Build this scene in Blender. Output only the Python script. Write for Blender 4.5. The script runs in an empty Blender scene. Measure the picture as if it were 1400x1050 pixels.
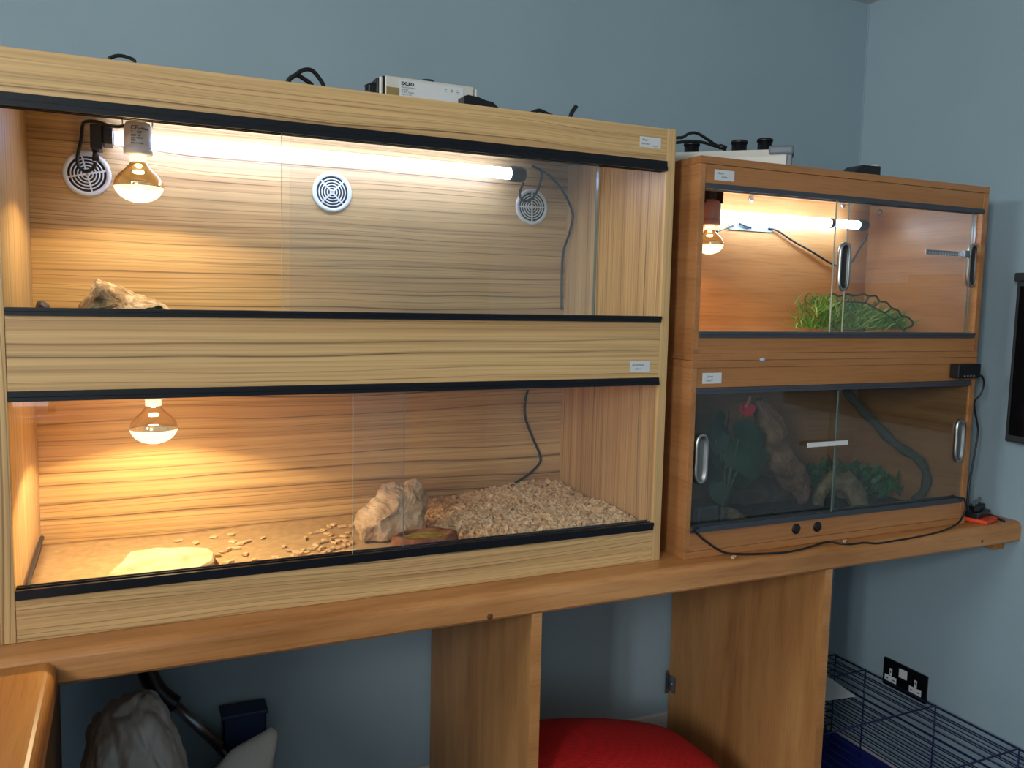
import bpy, bmesh, math, random
from mathutils import Vector, Matrix, noise
random.seed(7)
H = 0.90                      # height of the worktop above the floor
C = bpy.context.scene.collection
SC = bpy.context.scene

# ------------------------------------------------------------------ camera
CAM = Vector((0.16568, -1.45220, 0.54344 + H)); F_PX = 1151.08
RT = Vector((0.909818502, -0.4144575995, 0.0213352214))
UP = Vector((0.0217464489, 0.0989504527, 0.9948547129))
FW = Vector((0.4144362260, 0.9046732593, -0.0990399336))

def at(u, v, **k):
    """the point of the place seen at photo position (u, v) on the plane x=, y= or z= (z above the worktop)"""
    d = FW + RT * ((u - 700) / F_PX) - UP * ((v - 525) / F_PX)
    (a, b), = k.items(); i = 'xyz'.index(a)
    if a == 'z': b += H
    return CAM + d * ((b - CAM[i]) / d[i])

cd = bpy.data.cameras.new('camera'); cam = bpy.data.objects.new('camera', cd); C.objects.link(cam)
cd.sensor_width = 36; cd.lens = F_PX / 1400 * 36; cd.clip_start = 0.02
M = Matrix((RT, UP, -FW)).transposed().to_4x4(); M.translation = CAM
cam.matrix_world = M; SC.camera = cam

# ------------------------------------------------------------------ materials
def lin(r, g, b):
    f = lambda c: (c/255/12.92 if c/255 <= .04045 else ((c/255 + .055)/1.055)**2.4)
    return (f(r), f(g), f(b), 1)

class NT:
    def __init__(s, name):
        s.m = bpy.data.materials.new(name); s.m.use_nodes = True; s.t = s.m.node_tree; s.t.nodes.clear()
        s.out = s.n('ShaderNodeOutputMaterial')
    def n(s, typ, **k):
        nd = s.t.nodes.new(typ)
        for a, b in k.items():
            if a.startswith('_'): setattr(nd, a[1:], b)
            else: nd.inputs[int(a[1:]) if a[0] == 'i' and a[1:].isdigit() else a.replace('__', ' ')].default_value = b
        return nd
    def l(s, a, b, ao=0, bi=0):
        s.t.links.new(a.outputs[ao], b.inputs[bi]); return b
    def bsdf(s, **k):
        b = s.n('ShaderNodeBsdfPrincipled', **k); s.l(b, s.out); return b
    def ramp(s, stops, interp='LINEAR'):
        r = s.n('ShaderNodeValToRGB'); e = r.color_ramp; e.interpolation = interp
        while len(e.elements) < len(stops): e.elements.new(.5)
        for el, (p, c) in zip(e.elements, stops):
            el.position = p; el.color = c if len(c) == 4 else (*c, 1)
        return r
    def noise(s, scale, detail=4, rough=.5, dist=0, loc=(0, 0, 0), coord='Object', obj_random=False):
        tc = s.n('ShaderNodeTexCoord'); mp = s.n('ShaderNodeMapping', Scale=scale if isinstance(scale, tuple) else (scale,)*3, Location=loc)
        s.l(tc, mp, coord); nz = s.n('ShaderNodeTexNoise', Scale=1.0, Detail=detail, Roughness=rough, Distortion=dist); s.l(mp, nz); return nz
    def mix(s, fac, a, b, mode='MIX'):
        m = s.n('ShaderNodeMix', _data_type='RGBA', _blend_type=mode)
        for v, i in ((fac, 0), (a, 6), (b, 7)):
            if isinstance(v, (int, float)): m.inputs[i].default_value = v
            elif isinstance(v, tuple): m.inputs[i].default_value = v
            else: s.t.links.new(v.outputs[0] if not hasattr(v, 'data_type') else v.outputs[2], m.inputs[i])
        return m
    def bump(s, src, strength, dist, b, ao=0):
        bp = s.n('ShaderNodeBump', Strength=strength, Distance=dist); s.l(src, bp, ao, 'Height'); s.l(bp, b, 0, 'Normal')

def plain(name, col, rough=.5, metal=0, spec=.5, vary=.0, bump=0, bscale=200, **k):
    t = NT(name); b = t.bsdf(Roughness=rough, Metallic=metal, **k); b.inputs['Specular IOR Level'].default_value = spec
    nz = t.noise(14 if not bump else bscale, 3)
    v = max(vary, .03)
    a = tuple(c*(1-v) for c in col[:3]) + (1,); c2 = tuple(min(1, c*(1+v)) for c in col[:3]) + (1,)
    r = t.ramp([(.3, a), (.7, c2)]); t.l(nz, r); t.l(r, b, 0, 'Base Color')
    if bump: t.bump(nz, bump, .002, b)
    return t.m

def axis_scale(grain, across, along):
    return tuple(along if 'xyz'[i] == grain else across for i in range(3))

def zebrano(name, grain, loc):
    """light laminate with dark wavy streaks running along one axis"""
    t = NT(name); b = t.bsdf(Roughness=.42); b.inputs['Specular IOR Level'].default_value = .35
    big = t.noise(axis_scale(grain, 22, .40), 3, .55, .15, loc)
    base = t.ramp([(.30, lin(194, 152, 102)), (.45, lin(216, 176, 120)), (.58, lin(208, 166, 112)), (.72, lin(195, 153, 102))]); t.l(big, base)
    fine = t.noise(axis_scale(grain, 210, 1.6), 3, .6, 0, loc)
    fr = t.ramp([(.3, (.74, .71, .67)), (.6, (1.05, 1.05, 1.05))]); t.l(fine, fr)
    c1 = t.mix(1.0, base, fr, 'MULTIPLY')
    K = lambda v: (v, v, v)
    tc = t.n('ShaderNodeTexCoord'); sp = t.n('ShaderNodeSeparateXYZ'); t.l(tc, sp, 'Object')
    ac = t.n('ShaderNodeMath', _operation='ADD'); t.l(sp, ac, 'Z' if grain == 'x' else 'X', 0); t.l(sp, ac, 'Y', 1)
    prev = ac
    for amp, acr, alo, k in ((.062, 5, 1.15, 3), (.013, 14, 3.0, 6)):
        wv = t.noise(axis_scale(grain, acr, alo), 1.5, .5, 0, tuple(v + k for v in loc))
        mu = t.n('ShaderNodeMath', _operation='MULTIPLY_ADD', i1=amp, i2=loc[2]); t.l(wv, mu)
        ad = t.n('ShaderNodeMath', _operation='ADD'); t.l(prev, ad, 0, 0); t.l(mu, ad, 0, 1); prev = ad
    brk = t.noise(axis_scale(grain, 40, 2.2), 3, .6, 0, tuple(v + 9 for v in loc))
    br = t.ramp([(.30, K(.15)), (.52, K(1))]); t.l(brk, br)
    acc = None
    for freq, wid, lo_, halo in ((30, .055, .22, .14), (105, .11, .45, .0)):
        sc = t.n('ShaderNodeMath', _operation='MULTIPLY', i1=freq); t.l(prev, sc)
        vo = t.n('ShaderNodeTexVoronoi', _voronoi_dimensions='1D', Scale=1.0); t.l(sc, vo, 0, 'W')
        r = t.ramp([(0, K(1)), (wid*.45, K(.9)), (wid, K(halo)), (.26, K(0))]); t.l(vo, r, 'Distance')
        sx = t.n('ShaderNodeSeparateColor'); t.l(vo, sx, 'Color')
        st = t.ramp([(lo_, K(0)), (lo_ + .1, K(.45)), (1, K(1 if freq < 50 else .6))]); t.l(sx, st, 0, 0)
        m = t.mix(1.0, r, st, 'MULTIPLY'); acc = m if acc is None else t.mix(1.0, acc, m, 'LIGHTEN')
    vg = t.mix(1.0, acc, br, 'MULTIPLY')
    vs = t.mix(1.0, vg, (.9, .9, .9, 1), 'MULTIPLY')
    c2 = t.mix(vs, c1, lin(72, 44, 24)); t.t.links.new(c2.outputs[2], b.inputs['Base Color'])
    t.bump(fine, .08, .001, b)
    return t.m

def beech(name, grain, loc, dark, mid, light, spots=True, rough=.4, along=1.1, across=16):
    t = NT(name); b = t.bsdf(Roughness=rough); b.inputs['Specular IOR Level'].default_value = .4
    big = t.noise(axis_scale(grain, across, along), 4, .5, .6, loc)
    base = t.ramp([(.3, dark), (.5, mid), (.72, light)]); t.l(big, base)
    fine = t.noise(axis_scale(grain, 260, 9), 2, .6, 0, loc)
    fr = t.ramp([(.34, (.80, .78, .76)), (.5, (1, 1, 1))]); t.l(fine, fr)
    c = t.mix(.75 if spots else .35, base, fr, 'MULTIPLY'); t.t.links.new(c.outputs[2], b.inputs['Base Color'])
    t.bump(fine, .06, .001, b)
    return t.m

def paint(name, col, rough=.85):
    t = NT(name); b = t.bsdf(Roughness=rough); b.inputs['Specular IOR Level'].default_value = .25
    nz = t.noise(2.2, 4); r = t.ramp([(.35, tuple(c*.965 for c in col[:3])), (.65, tuple(c*1.03 for c in col[:3]))]); t.l(nz, r); t.l(r, b, 0, 'Base Color')
    n2 = t.noise(190, 3); t.bump(n2, .12, .002, b); return t.m

def glass(name, tint=(1, 1, 1, 1), refl=1.6, dust_haze=0.0, dust_haze_col=(.5, .5, .5, 1), rough=0.0):
    """thin flat pane: see-through, mirror reflection by Fresnel, a thin diffuse veil for dirt and reflected haze"""
    t = NT(name)
    tr = t.n('ShaderNodeBsdfTransparent', Color=tint); gl = t.n('ShaderNodeBsdfGlossy', Roughness=rough)
    fr = t.n('ShaderNodeFresnel', IOR=1.5); ge = t.n('ShaderNodeNewGeometry')
    inv = t.n('ShaderNodeMath', _operation='SUBTRACT', i0=1.0); t.l(ge, inv, 'Backfacing', 1)
    mu = t.n('ShaderNodeMath', _operation='MULTIPLY'); t.l(fr, mu, 0, 0); t.l(inv, mu, 0, 1)
    m2 = t.n('ShaderNodeMath', _operation='MULTIPLY', i1=refl); t.l(mu, m2); m2.use_clamp = True
    mx = t.n('ShaderNodeMixShader'); t.l(m2, mx); t.l(tr, mx, 0, 1); t.l(gl, mx, 0, 2)
    last = mx
    if dust_haze:
        df = t.n('ShaderNodeBsdfDiffuse', Color=dust_haze_col); nz = t.noise(5, 5, .6); r = t.ramp([(.3, (dust_haze*.6,)*3), (.7, (dust_haze*1.4,)*3)]); t.l(nz, r)
        dm = t.n('ShaderNodeMath', _operation='MULTIPLY'); t.l(r, dm, 0, 0); t.l(inv, dm, 0, 1)
        m3 = t.n('ShaderNodeMixShader'); t.l(dm, m3); t.l(mx, m3, 0, 1); t.l(df, m3, 0, 2); last = m3
    t.l(last, t.out); return t.m

def emit(name, col, s, transp=0.0):
    t = NT(name); e = t.n('ShaderNodeEmission', Color=col, Strength=s)
    nz = t.noise(30, 2); r = t.ramp([(.2, tuple(c*.97 for c in col[:3])), (.8, col)]); t.l(nz, r); t.l(r, e, 0, 'Color')
    if transp:
        tr = t.n('ShaderNodeBsdfTransparent'); mx = t.n('ShaderNodeMixShader', i0=transp); t.l(e, mx, 0, 1); t.l(tr, mx, 0, 2); t.l(mx, t.out)
    else: t.l(e, t.out)
    return t.m

def gold_glass(name):
    t = NT(name); g = t.n('ShaderNodeBsdfPrincipled', Metallic=1.0, Roughness=.05); nz = t.noise(20, 3)
    r = t.ramp([(.3, (.80, .62, .38)), (.7, (.90, .72, .46))]); t.l(nz, r); t.l(r, g, 0, 'Base Color')
    tr = t.n('ShaderNodeBsdfTransparent', Color=(1, .84, .58, 1)); mx = t.n('ShaderNodeMixShader', i0=.30)
    t.l(g, mx, 0, 1); t.l(tr, mx, 0, 2); t.l(mx, t.out); return t.m

def stone(name, dark, mid, light, scale=22, rough=.9, bump=.8):
    t = NT(name); b = t.bsdf(Roughness=rough); b.inputs['Specular IOR Level'].default_value = .2
    nz = t.noise(scale, 8, .62, .4); r = t.ramp([(.3, dark), (.5, mid), (.68, light)]); t.l(nz, r); t.l(r, b, 0, 'Base Color')
    n2 = t.noise(scale*4, 8, .65); t.bump(n2, bump, .004, b); return t.m

def waffle(name, col):
    t = NT(name); b = t.bsdf(Roughness=.75); b.inputs['Specular IOR Level'].default_value = .3
    tc = t.n('ShaderNodeTexCoord'); mp = t.n('ShaderNodeMapping', Scale=(170, 170, 170)); t.l(tc, mp, 'Object')
    vo = t.n('ShaderNodeTexVoronoi', Scale=1.0, Randomness=0.15); t.l(mp, vo)
    r = t.ramp([(.2, tuple(c*.72 for c in col[:3])), (.6, col)]); t.l(vo, r); t.l(r, b, 0, 'Base Color'); t.bump(vo, .5, .003, b); return t.m

W = {}
W['zebra_x'] = zebrano('streaked laminate grain along the cabinet', 'x', (0.3, .2, .1))
W['zebra_back'] = zebrano('streaked laminate back board', 'x', (1.7, .9, 2.35))
W['zebra_z'] = zebrano('streaked laminate upright grain', 'z', (.6, 1.3, .4))
BD, BM_, BL = lin(152, 98, 55), lin(176, 117, 68), lin(190, 132, 82)
W['beech_x'] = beech('beech laminate', 'x', (.2, .5, .9), BD, BM_, BL)
W['beech_y'] = beech('beech laminate depthwise', 'y', (.4, .1, .9), BD, BM_, BL)
W['beech_z'] = beech('beech laminate upright', 'z', (.7, .5, .3), BD, BM_, BL)
W['desk'] = beech('oiled worktop wood', 'x', (.1, .3, .6), lin(166, 108, 58), lin(194, 131, 76), lin(214, 153, 96), rough=.33, along=2.2, across=11)
W['desk_y'] = beech('oiled worktop wood depthwise', 'y', (.3, .3, .2), lin(160, 99, 43), lin(178, 113, 51), lin(192, 128, 62), rough=.33, along=1.2, across=18)
W['support'] = beech('support panel laminate', 'z', (.9, .2, .1), lin(156, 106, 58), lin(182, 128, 74), lin(200, 146, 90), rough=.45, along=1.6, across=12)
W['wall'] = paint('blue wall paint', (.31, .40, .437, 1))
W['ceiling'] = paint('off white ceiling paint', (.62, .63, .60, 1))
W['skirting'] = paint('white trim paint', (.55, .55, .52, 1), .5)
W['carpet'] = plain('dark blue carpet', (.02, .03, .10, 1), .95, 0, .1, .4, .6, 300)
W['black'] = plain('black plastic', (.008, .008, .010, 1), .35, 0, .5, .1)
W['black_rail'] = plain('black rail plastic', (.007, .0075, .010, 1), .38, 0, .3, .05)
W['grey_rail'] = plain('dark grey rail plastic', (.060, .066, .076, 1), .5, 0, .3, .05)
W['cable'] = plain('black cable rubber', (.010, .010, .011, 1), .45, 0, .5, .05)
W['white_plastic'] = plain('white plastic', (.72, .71, .67, 1), .4, 0, .5)
W['cream_plastic'] = plain('cream plastic', (.62, .58, .50, 1), .4, 0, .5)
W['grey_plastic'] = plain('grey plastic', (.13, .15, .17, 1), .45, 0, .5)
W['label'] = plain('white paper', (.66, .66, .64, 1), .8, 0, .2)
W['ink'] = plain('dark ink', (.015, .016, .022, 1), .7, 0, .2)
W['metal'] = plain('brushed silver', (.52, .50, .46, 1), .32, 1.0)
W['steel'] = plain('dull steel', (.34, .36, .38, 1), .38, 1.0)
W['scoop'] = plain('satin silver scoop', (.26, .25, .23, 1), .45, .9)
W['edge_unlit'] = plain('unlit green glass edge', (.13, .16, .13, 1), .25, 0, .5)  # darker copy of the glass edge colour, for the unlit tank
W['recess'] = plain('dark handle recess', (.035, .033, .03, 1), .35, .3)
W['glass'] = glass('clear sliding glass', (.985, .992, .988, 1), 1.7, .026, (.6, .6, .62, 1))  # diffuse veil paints the whitish reflected haze on the panes
W['glass_dim'] = glass('dusty hazy sliding glass', (.86, .90, .88, 1), 1.7, .042, (.36, .35, .33, 1))  # tint darkens the unlit tank; veil is dirt plus painted reflected haze
W['glass_edge'] = plain('pale green glass edge', (.30, .35, .30, 1), .15, 0, .8, **{'Emission__Color': (0, 0, 0, 1)})
W['tube'] = emit('fluorescent tube glow', (.45, .60, 1.0, 1), 24)
W['tube_b'] = emit('short tube glow', (.50, .75, 1.0, 1), 40)
W['lens'] = emit('heat bulb lens glow', (1.0, .84, .56, 1), 2.4, .5)
W['filament'] = emit('bulb filament glow', (1.0, .78, .45, 1), 30)
W['gold'] = gold_glass('gold tinted bulb glass')
W['frost'] = emit('bulb neck glow', (1.0, .82, .55, 1), 1.6, .3)
W['terra'] = plain('pinkish ceramic', (.50, .27, .20, 1), .5)
W['rock'] = stone('tan limestone', lin(138, 104, 72), lin(205, 172, 134), lin(232, 206, 172), 20, .9, 1.0)
W['rock_b'] = stone('craggy cream stone', lin(92, 68, 44), lin(168, 138, 102), lin(232, 214, 180), 34)
W['pale_rock'] = stone('pale slab stone', lin(170, 148, 110), lin(205, 186, 148), lin(225, 208, 172), 14, .85, .4)
W['dark_rock'] = stone('grey brown stone', lin(70, 55, 42), lin(120, 98, 76), lin(158, 134, 108), 24)
W['bowl'] = stone('brown resin dish', lin(92, 52, 30), lin(140, 88, 54), lin(168, 114, 74), 30)
W['feed'] = stone('yellow green feed', lin(112, 98, 30), lin(150, 132, 52), lin(176, 158, 84), 70, .6, .4)
W['sand'] = stone('fine tan sand', lin(172, 140, 98), lin(184, 152, 110), lin(194, 164, 122), 60, .95, .15)
W['chip'] = stone('pale beech chips', lin(190, 152, 108), lin(226, 192, 146), lin(243, 220, 184), 35, .85, .2)
W['turf'] = plain('green reptile carpet', (.012, .075, .022, 1), .95, 0, .1, .4, .8, 420)
W['soil'] = stone('dark soil', lin(28, 22, 17), lin(46, 36, 28), lin(66, 52, 40), 40, .95, 1)
W['wood_drift'] = stone('weathered driftwood', lin(66, 44, 34), lin(128, 90, 70), lin(170, 126, 102), 16, .85, 1)
W['knot'] = stone('worktop knot', lin(92, 52, 28), lin(112, 66, 36), lin(128, 78, 44), 60, .4, .1)
W['bark'] = stone('dark bark', lin(48, 38, 30), lin(76, 60, 48), lin(100, 82, 66), 18, .9, 1)
W['hide'] = stone('tan resin skull', lin(74, 58, 42), lin(122, 100, 76), lin(156, 134, 106), 26, .85, .8)
W['leaf'] = plain('bright grassy leaf', (.075, .22, .022, 1), .5, 0, .4, .5)
W['leaf_pale'] = plain('pale grassy leaf', (.30, .40, .10, 1), .5, 0, .4, .4)
W['leaf_dark'] = plain('dark glossy leaf', (.010, .050, .020, 1), .32, 0, .6, .4)
W['leaf_mid'] = plain('leafy green', (.022, .115, .022, 1), .5, 0, .4, .5)
W['stem'] = plain('green stem', (.08, .16, .05, 1), .5)
W['red_flower'] = plain('red flower', (.62, .03, .05, 1), .35, 0, .5)
W['pink'] = plain('pink spadix', (.75, .22, .22, 1), .5)
W['vine'] = plain('mossy grey vine', (.065, .066, .045, 1), .8, 0, .3, .3, .6, 120)
W['lattice'] = plain('dark olive lattice', (.035, .05, .025, 1), .6, 0, .3, .2)
W['red'] = waffle('red waffle fabric', (.62, .012, .012, 1))
W['bag'] = plain('crumpled grey plastic film', (.42, .38, .34, 1), .38, 0, .5, .12)
W['cushion'] = plain('off white fabric', (.56, .54, .48, 1), .95, 0, .1, .08, .5, 400)
W['blue_box'] = plain('blue plastic', (.008, .022, .070, 1), .5)
W['blue_wire'] = plain('dark blue wire', (.012, .016, .085, 1), .4, 0, .5)
W['orange'] = plain('orange plastic', (.80, .07, .015, 1), .45)
W['socket_black'] = plain('black nickel plate', (.012, .012, .014, 1), .22, .6)
W['pale_blue'] = plain('pale blue grey plastic', (.26, .30, .33, 1), .5)
W['tack'] = plain('pale blue putty', (.45, .55, .62, 1), .8)
W['screen'] = plain('black screen', (.004, .004, .005, 1), .16, 0, .5)
W['dark_box'] = plain('charcoal plastic', (.03, .03, .03, 1), .5)

# ------------------------------------------------------------------ mesh helpers
class MB:
    def __init__(s): s.v = []; s.f = []; s.mi = []; s.sm = []
    def add(s, vs, fs, mi=0, smooth=False):
        b = len(s.v); s.v += [Vector(p) for p in vs]
        for f in fs: s.f.append([b + i for i in f]); s.mi.append(mi); s.sm.append(smooth)
        return s
    def box(s, x0, x1, y0, y1, z0, z1, bev=0.0, mi=0, mat=None):
        bm = bmesh.new(); bmesh.ops.create_cube(bm, size=1.0)
        for v in bm.verts: v.co = Vector(((x0+x1)/2 + v.co.x*(x1-x0), (y0+y1)/2 + v.co.y*(y1-y0), (z0+z1)/2 + v.co.z*(z1-z0)))
        if bev: bmesh.ops.bevel(bm, geom=bm.edges[:], offset=bev, segments=2, profile=.5, affect='EDGES', clamp_overlap=True)
        return s.bm(bm, mi, False, mat)
    def bm(s, bm, mi=0, smooth=False, mat=None):
        bm.verts.index_update(); vs = [(mat @ v.co) if mat else v.co.copy() for v in bm.verts]
        fs = [[v.index for v in f.verts] for f in bm.faces]; bm.free(); return s.add(vs, fs, mi, smooth)
    def prism(s, prof, a0, a1, axis='x', mi=0):
        """2-D profile extruded along an axis; profile coords are the other two axes in order"""
        n = len(prof); mk = {'x': lambda a, p: (a, p[0], p[1]), 'y': lambda a, p: (p[0], a, p[1]), 'z': lambda a, p: (p[0], p[1], a)}[axis]
        vs = [mk(a0, p) for p in prof] + [mk(a1, p) for p in prof]
        fs = [[i, (i+1) % n, n + (i+1) % n, n + i] for i in range(n)] + [list(range(n))[::-1], list(range(n, 2*n))]
        return s.add(vs, fs, mi)
    def lathe(s, prof, centre=(0, 0, 0), seg=32, mi=0, smooth=True, mat=None, cap=True):
        c = Vector(centre); vs = []; fs = []
        for r, z in prof:
            for i in range(seg):
                a = 2*math.pi*i/seg; p = Vector((r*math.cos(a), r*math.sin(a), z)); vs.append(((mat @ p) if mat else p) + c)
        for k in range(len(prof)-1):
            for i in range(seg):
                j = (i+1) % seg; fs.append([k*seg+i, k*seg+j, (k+1)*seg+j, (k+1)*seg+i])
        if cap: fs.append(list(range(seg))[::-1]); fs.append([(len(prof)-1)*seg + i for i in range(seg)])
        return s.add(vs, fs, mi, smooth)
    def tube(s, pts, r, seg=8, mi=0, smooth_path=6, cap=True):
        P = [Vector(p) for p in pts]
        if smooth_path and len(P) > 2: P = catmull(P, smooth_path)
        rr = r if callable(r) else (lambda t: r)
        n = len(P); vs = []; fs = []; T = (P[1]-P[0]).normalized(); N = T.orthogonal().normalized()
        for k in range(n):
            t2 = (P[min(k+1, n-1)] - P[max(k-1, 0)])
            if t2.length < 1e-9: t2 = T
            t2.normalize(); N = (N - t2*N.dot(t2)); N = N.normalized() if N.length > 1e-6 else t2.orthogonal().normalized(); B = t2.cross(N)
            for i in range(seg):
                a = 2*math.pi*i/seg; vs.append(P[k] + (N*math.cos(a) + B*math.sin(a))*rr(k/(n-1)))
        for k in range(n-1):
            for i in range(seg):
                j = (i+1) % seg; fs.append([k*seg+i, k*seg+j, (k+1)*seg+j, (k+1)*seg+i])
        if cap: fs.append(list(range(seg))[::-1]); fs.append([(n-1)*seg+i for i in range(seg)])
        return s.add(vs, fs, mi, True)
    def build(s, name, mats, parent=None, recalc=True):
        mats = mats if isinstance(mats, (list, tuple)) else [mats]
        if parent is not None: org = wloc(parent)
        else:
            xs = [v.x for v in s.v]; ys = [v.y for v in s.v]; org = Vector(((min(xs)+max(xs))/2, (min(ys)+max(ys))/2, min(v.z for v in s.v)))
        me = bpy.data.meshes.new(name); me.from_pydata([tuple(v - org) for v in s.v], [], s.f)
        for m in mats: me.materials.append(m)
        me.polygons.foreach_set('material_index', s.mi); me.polygons.foreach_set('use_smooth', s.sm)
        if recalc:
            bm = bmesh.new(); bm.from_mesh(me); bmesh.ops.recalc_face_normals(bm, faces=bm.faces[:]); bm.to_mesh(me); bm.free()
        me.update(); o = bpy.data.objects.new(name, me); C.objects.link(o)
        if parent is not None: o.parent = parent
        else: o.location = org
        return o

def wloc(o):
    p = Vector(o.location)
    while o.parent: o = o.parent; p += Vector(o.location)
    return p

def catmull(P, k):
    out = []
    for i in range(len(P)-1):
        a, b, c, d = P[max(i-1, 0)], P[i], P[i+1], P[min(i+2, len(P)-1)]
        for j in range(k):
            t = j/k; out.append(.5*((2*b) + (c-a)*t + (2*a-5*b+4*c-d)*t*t + (3*b-a-3*c+d)*t**3))
    return out + [P[-1]]

def tag(o, label=None, cat=None, group=None, kind=None):
    for k, v in (('label', label), ('category', cat), ('group', group), ('kind', kind)):
        if v: o[k] = v
    return o
def thing(name, label, cat, loc, group=None):
    o = bpy.data.objects.new(name, None); C.objects.link(o); o.location = loc; o.empty_display_size = .05
    return tag(o, label, cat, group)
def struct(name, mb, m): return tag(mb.build(name, m), kind='structure')

def text_mesh(s, size, shear=0.0, bold=0.0, align='LEFT'):
    cu = bpy.data.curves.new('lettering', 'FONT'); cu.body = s; cu.size = size; cu.shear = shear; cu.offset = bold; cu.align_x = align; cu.resolution_u = 2
    o = bpy.data.objects.new('lettering', cu); C.objects.link(o); bpy.context.view_layer.update()
    me = bpy.data.meshes.new_from_object(o.evaluated_get(bpy.context.evaluated_depsgraph_get()))
    vs = [v.co.copy() for v in me.vertices]; fs = [list(p.vertices) for p in me.polygons]
    bpy.data.objects.remove(o); bpy.data.curves.remove(cu); bpy.data.meshes.remove(me); return vs, fs

def write(mb, s, size, origin, right=(1, 0, 0), up=(0, 0, 1), **k):
    vs, fs = text_mesh(s, size, **k); o = Vector(origin); r = Vector(right).normalized(); u = Vector(up).normalized()
    return mb.add([o + r*v.x + u*v.y for v in vs], fs)

def outline_solid(poly, y0, thick, zmin=None, layers=9, n=56, amp=.006, freq=28, seed=0, roundness=.6, taper_front=.7, detail=4, ridged=False):
    """a solid with the given outline (points in an x-z plane), real thickness along y, and a rough surface"""
    P = [Vector((p[0], 0, p[2])) for p in poly]; L = []
    tot = [0]
    for i in range(len(P)): tot.append(tot[-1] + (P[(i+1) % len(P)] - P[i]).length)
    for k in range(n):
        d = tot[-1]*k/n; i = max(j for j in range(len(P)) if tot[j] <= d + 1e-9)
        t = (d - tot[i])/max(tot[i+1]-tot[i], 1e-9); L.append(P[i].lerp(P[(i+1) % len(P)], t))
    c = sum(L, Vector())/n; vs = []; fs = []
    for a in range(layers):
        q = -1 + 2*a/(layers-1); sc = (1 - abs(q)**2.2*roundness) * (1 if q > 0 else 1 - (1-taper_front)*(-q)*.5)
        for p in L: w = c + (p - c)*sc; vs.append(Vector((w.x, y0 + q*thick/2, w.z)))
    for a in range(layers-1):
        for i in range(n):
            j = (i+1) % n; fs.append([a*n+i, a*n+j, (a+1)*n+j, (a+1)*n+i])
    vs.append(Vector((c.x, y0 - thick/2*1.03, c.z))); vs.append(Vector((c.x, y0 + thick/2*1.03, c.z)))
    for e, b in ((len(vs)-2, 0), (len(vs)-1, (layers-1)*n)):
        # inner rings on the two end caps
        base = [vs[b+i].copy() for i in range(n)]; ctr = vs[e]; prev = list(range(b, b+n))
        for s_ in (.66, .33):
            st = len(vs)
            for p in base: vs.append(ctr + (p - ctr)*s_ + Vector((0, (-1 if b == 0 else 1)*.0, 0)))
            for i in range(n): fs.append([prev[i], prev[(i+1) % n], st + (i+1) % n, st + i])
            prev = list(range(st, st+n))
        for i in range(n): fs.append([prev[i], prev[(i+1) % n], e])
    sd = Vector((seed*3.1, seed*1.7, seed*.9)); out = []
    for v in vs:
        p = v*freq + sd; d = Vector((noise.fractal(p, 1, 2, detail), noise.fractal(p + Vector((31, 7, 3)), 1, 2, detail), noise.fractal(p + Vector((5, 17, 41)), 1, 2, detail)))
        if ridged: d += Vector((0, abs(noise.noise(Vector((v.x*60, v.y*60, v.z*6)) + sd))*-2, 0))
        w = v + d*amp
        if zmin is not None: w.z = max(w.z, zmin)
        out.append(w)
    return MB().add(out, fs, 0, False)

# ------------------------------------------------------------------ the room
XW, YW, XL, YF, CEIL = 2.266, 0.552, -1.35, -3.5, 1.4725 + H
struct('floor', MB().box(XL, XW, YF, YW, -.1, 0), W['carpet'])
struct('ceiling', MB().box(XL-.1, XW+.1, YF-.1, YW+.1, CEIL, CEIL+.1), W['ceiling'])
struct('wall_back', MB().box(XL-.1, XW+.1, YW, YW+.1, -.1, CEIL), W['wall'])
struct('wall_right', MB().box(XW, XW+.1, YF-.1, YW, -.1, CEIL), W['wall'])
VY0, VY1, VZ0, VZ1 = -2.70, -2.15, H + .62, H + 1.40
UY0, UY1, UZ0, UZ1 = -1.0, -.3, H + 1.0, H + 1.40  # added opening out of view, lets light onto the upper left wall
struct('wall_left', MB().box(XL-.1, XL, YF-.1, VY0, -.1, CEIL).box(XL-.1, XL, VY1, UY0, -.1, CEIL).box(XL-.1, XL, UY1, YW, -.1, CEIL).box(XL-.1, XL, VY0, VY1, -.1, VZ0).box(XL-.1, XL, VY0, VY1, VZ1, CEIL)
       .box(XL-.1, XL, UY0, UY1, -.1, UZ0).box(XL-.1, XL, UY0, UY1, UZ1, CEIL), W['wall'])
for i_, (a0, a1, b0, b1) in enumerate(((VY0, VY1, VZ0, VZ1), (UY0, UY1, UZ0, UZ1))):  # side window first, then the added high opening
    wf = MB()
    for a in (a0, (a0+a1)/2 - .02, a1 - .04): wf.box(XL-.07, XL-.02, a, a+.04, b0, b1)
    for b in (b0, b1-.04): wf.box(XL-.07, XL-.02, a0, a1, b, b+.04)
    wf.box(XL-.02, XL+.10, a0-.05, a1+.05, b0-.03, b0)
    win = struct('window_%d' % (i_+2), wf, W['skirting'])
    MB().box(XL-.048, XL-.044, a0+.04, a1-.04, b0+.04, b1-.04).build('window_pane', W['glass'], win)
WX0, WX1, WZ0, WZ1 = -1.20, -0.18, H - .105, H + 1.22
fw = MB().box(XL, WX0, YF-.1, YF, -.1, CEIL).box(WX1, XW, YF-.1, YF, -.1, CEIL).box(WX0, WX1, YF-.1, YF, -.1, WZ0).box(WX0, WX1, YF-.1, YF, WZ1, CEIL)
struct('wall_front', fw, W['wall'])
wf = MB()
for a in (WX0, (WX0+WX1)/2 - .02, WX1 - .04): wf.box(a, a+.04, YF-.07, YF-.02, WZ0, WZ1)
for b in (WZ0, WZ1-.04): wf.box(WX0, WX1, YF-.07, YF-.02, b, b+.04)
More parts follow.
